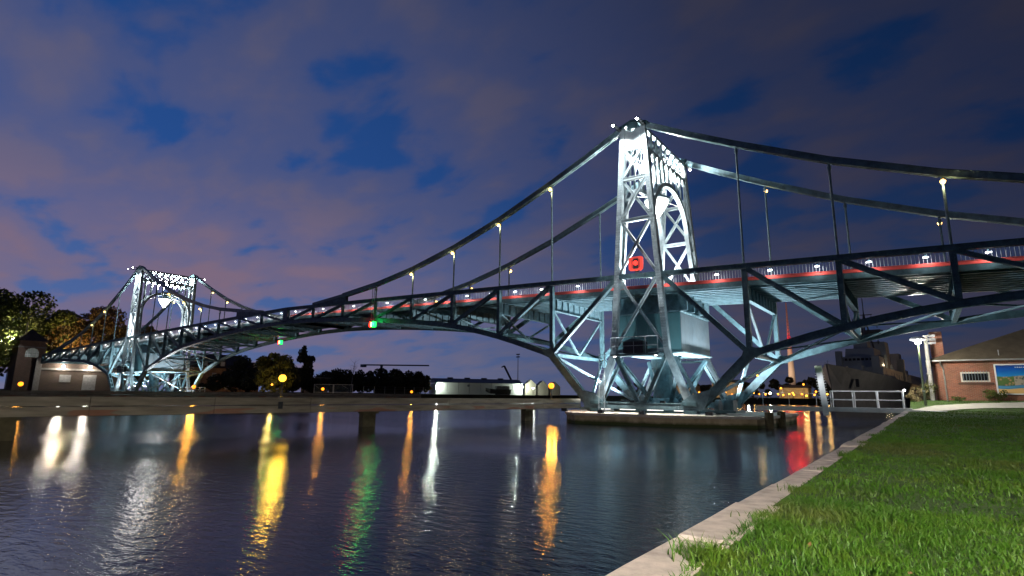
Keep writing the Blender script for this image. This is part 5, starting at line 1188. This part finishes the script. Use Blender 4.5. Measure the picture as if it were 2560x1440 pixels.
fu = sbx("funnel", 50, 56, 2.2, 8.4, 15.0, taper=0.8); sbx("funnel", 72, 78, 2.2, 5, 13.5, taper=0.8); sbx("aft_house", 66, 96, 4.6, 4.2, 7.6)
sbx("radar_dish", 43, 44, 2.4, 15.6, 17.2, DARK); sbx("missile_box", 88, 92, 1.6, 7.6, 9.6)
mb = MB(); mc = bow + sd_ * 39
for k_ in (-1, 1): mb.tube(mc + sn * k_ * 2.0 + V((0, 0, 8)), mc + V((0, 0, 20.5)), 0.25, 0.14, n=6)
mb.tube(mc - sd_ * 3 + V((0, 0, 8)), mc + V((0, 0, 21)), 0.3, 0.12, n=6).tube(mc + V((0, 0, 20)), mc + V((0, 0, 24)), 0.1, n=5)
for z, w in ((14, 2.6), (16.5, 3.4), (18.6, 2.4), (20.2, 1.6)): mb.bar(mc - sn * w + V((0, 0, z)), mc + sn * w + V((0, 0, z)), 0.3, 0.16)
for i in range(26):
    z = RNG.uniform(12, 20); p_ = mc + sn * RNG.uniform(-2.6, 2.6) + sd_ * RNG.uniform(-1.5, 1.5) + V((0, 0, z)); mb.tube(p_, p_ + V((0, 0, RNG.uniform(0.5, 1.8))), 0.1, n=4)
mb.build("tripod_mast", DARK, shp)
mb = MB()
for d_ in np.arange(2, 60, 2.0):
    w_ = np.interp(d_, [s[0] for s in secs], [s[1] for s in secs]) - 0.15; zd = np.interp(d_, [s[0] for s in secs], [s[3] for s in secs])
    for k_ in (-1, 1): p_ = bow + sd_ * (d_ + 1) + sn * k_ * w_; mb.tube(p_ + V((0, 0, zd)), p_ + V((0, 0, zd + 1.0)), 0.04, n=4)
mb.build("deck_rail", SG, shp)
an = bow + sd_ * 8 + sn * 2.6; MB().box(an.x - 0.2, an.x + 0.3, an.y - 0.5, an.y + 0.5, 3.6, 5.0).build("anchor", DARK, shp)
for d_, o_, z in ((29, -2.6, 8.3), (33, 3.2, 8.6), (41, 3.0, 9.4), (52, 3.6, 7.4), (60, 3.8, 6.6)):
    c_ = bow + sd_ * d_ + sn * o_ + V((0, 0, z)); MB().lathe(c_, [(0, -0.16), (0.16, 0), (0, 0.16)], 8).build("deck_lamp", emit("ship_lamp", (1.0, 0.72, 0.40), 5), shp)
    lamp("ship_light", c_ + sn * (0.5 if o_ > 0 else -0.5) - sd_ * 0.5, 60, (1.0, 0.75, 0.45), shp, 0.15)
# quay lamps that light the ship
post_lamp((63.2, 84, 0.9), 5.5, OG, (1.0, 0.84, 0.68), 2700, "orange quay lamp lighting the bow of the grey ship, behind the brick building", "quay lamps by the ship")
post_lamp((63.0, 128, 0.9), 6.5, OG, (1.0, 0.55, 0.22), 2600, "orange quay lamp farther along the ship's quay", "quay lamps by the ship")
ws = thing("dark_work_vessel", (56.5, 118, 0), "dark blunt harbour vessel moored behind the street lamp", "boat")
MB().add([(54, 108, -0.5), (59, 108, -0.5), (59, 128, -0.5), (54, 128, -0.5), (53.4, 106.8, 4.6), (59.6, 106.8, 4.6), (59.6, 128.5, 4.6), (53.4, 128.5, 4.6)], [(3, 2, 1, 0), (4, 5, 6, 7), (0, 1, 5, 4), (1, 2, 6, 5), (2, 3, 7, 6), (3, 0, 4, 7)]).build("hull", mat("hull_black", (0.02, 0.025, 0.035), 0.5), ws)
MB().box(54.6, 58.4, 112, 122, 4.6, 7.0).build("wheelhouse", SG, ws)
MB().tube((56.5, 117, 7), (56.5, 117, 9.5), 0.08, n=6).tube((55, 117, 8.3), (58, 117, 8.3), 0.05, n=5).build("mast", DARK, ws)
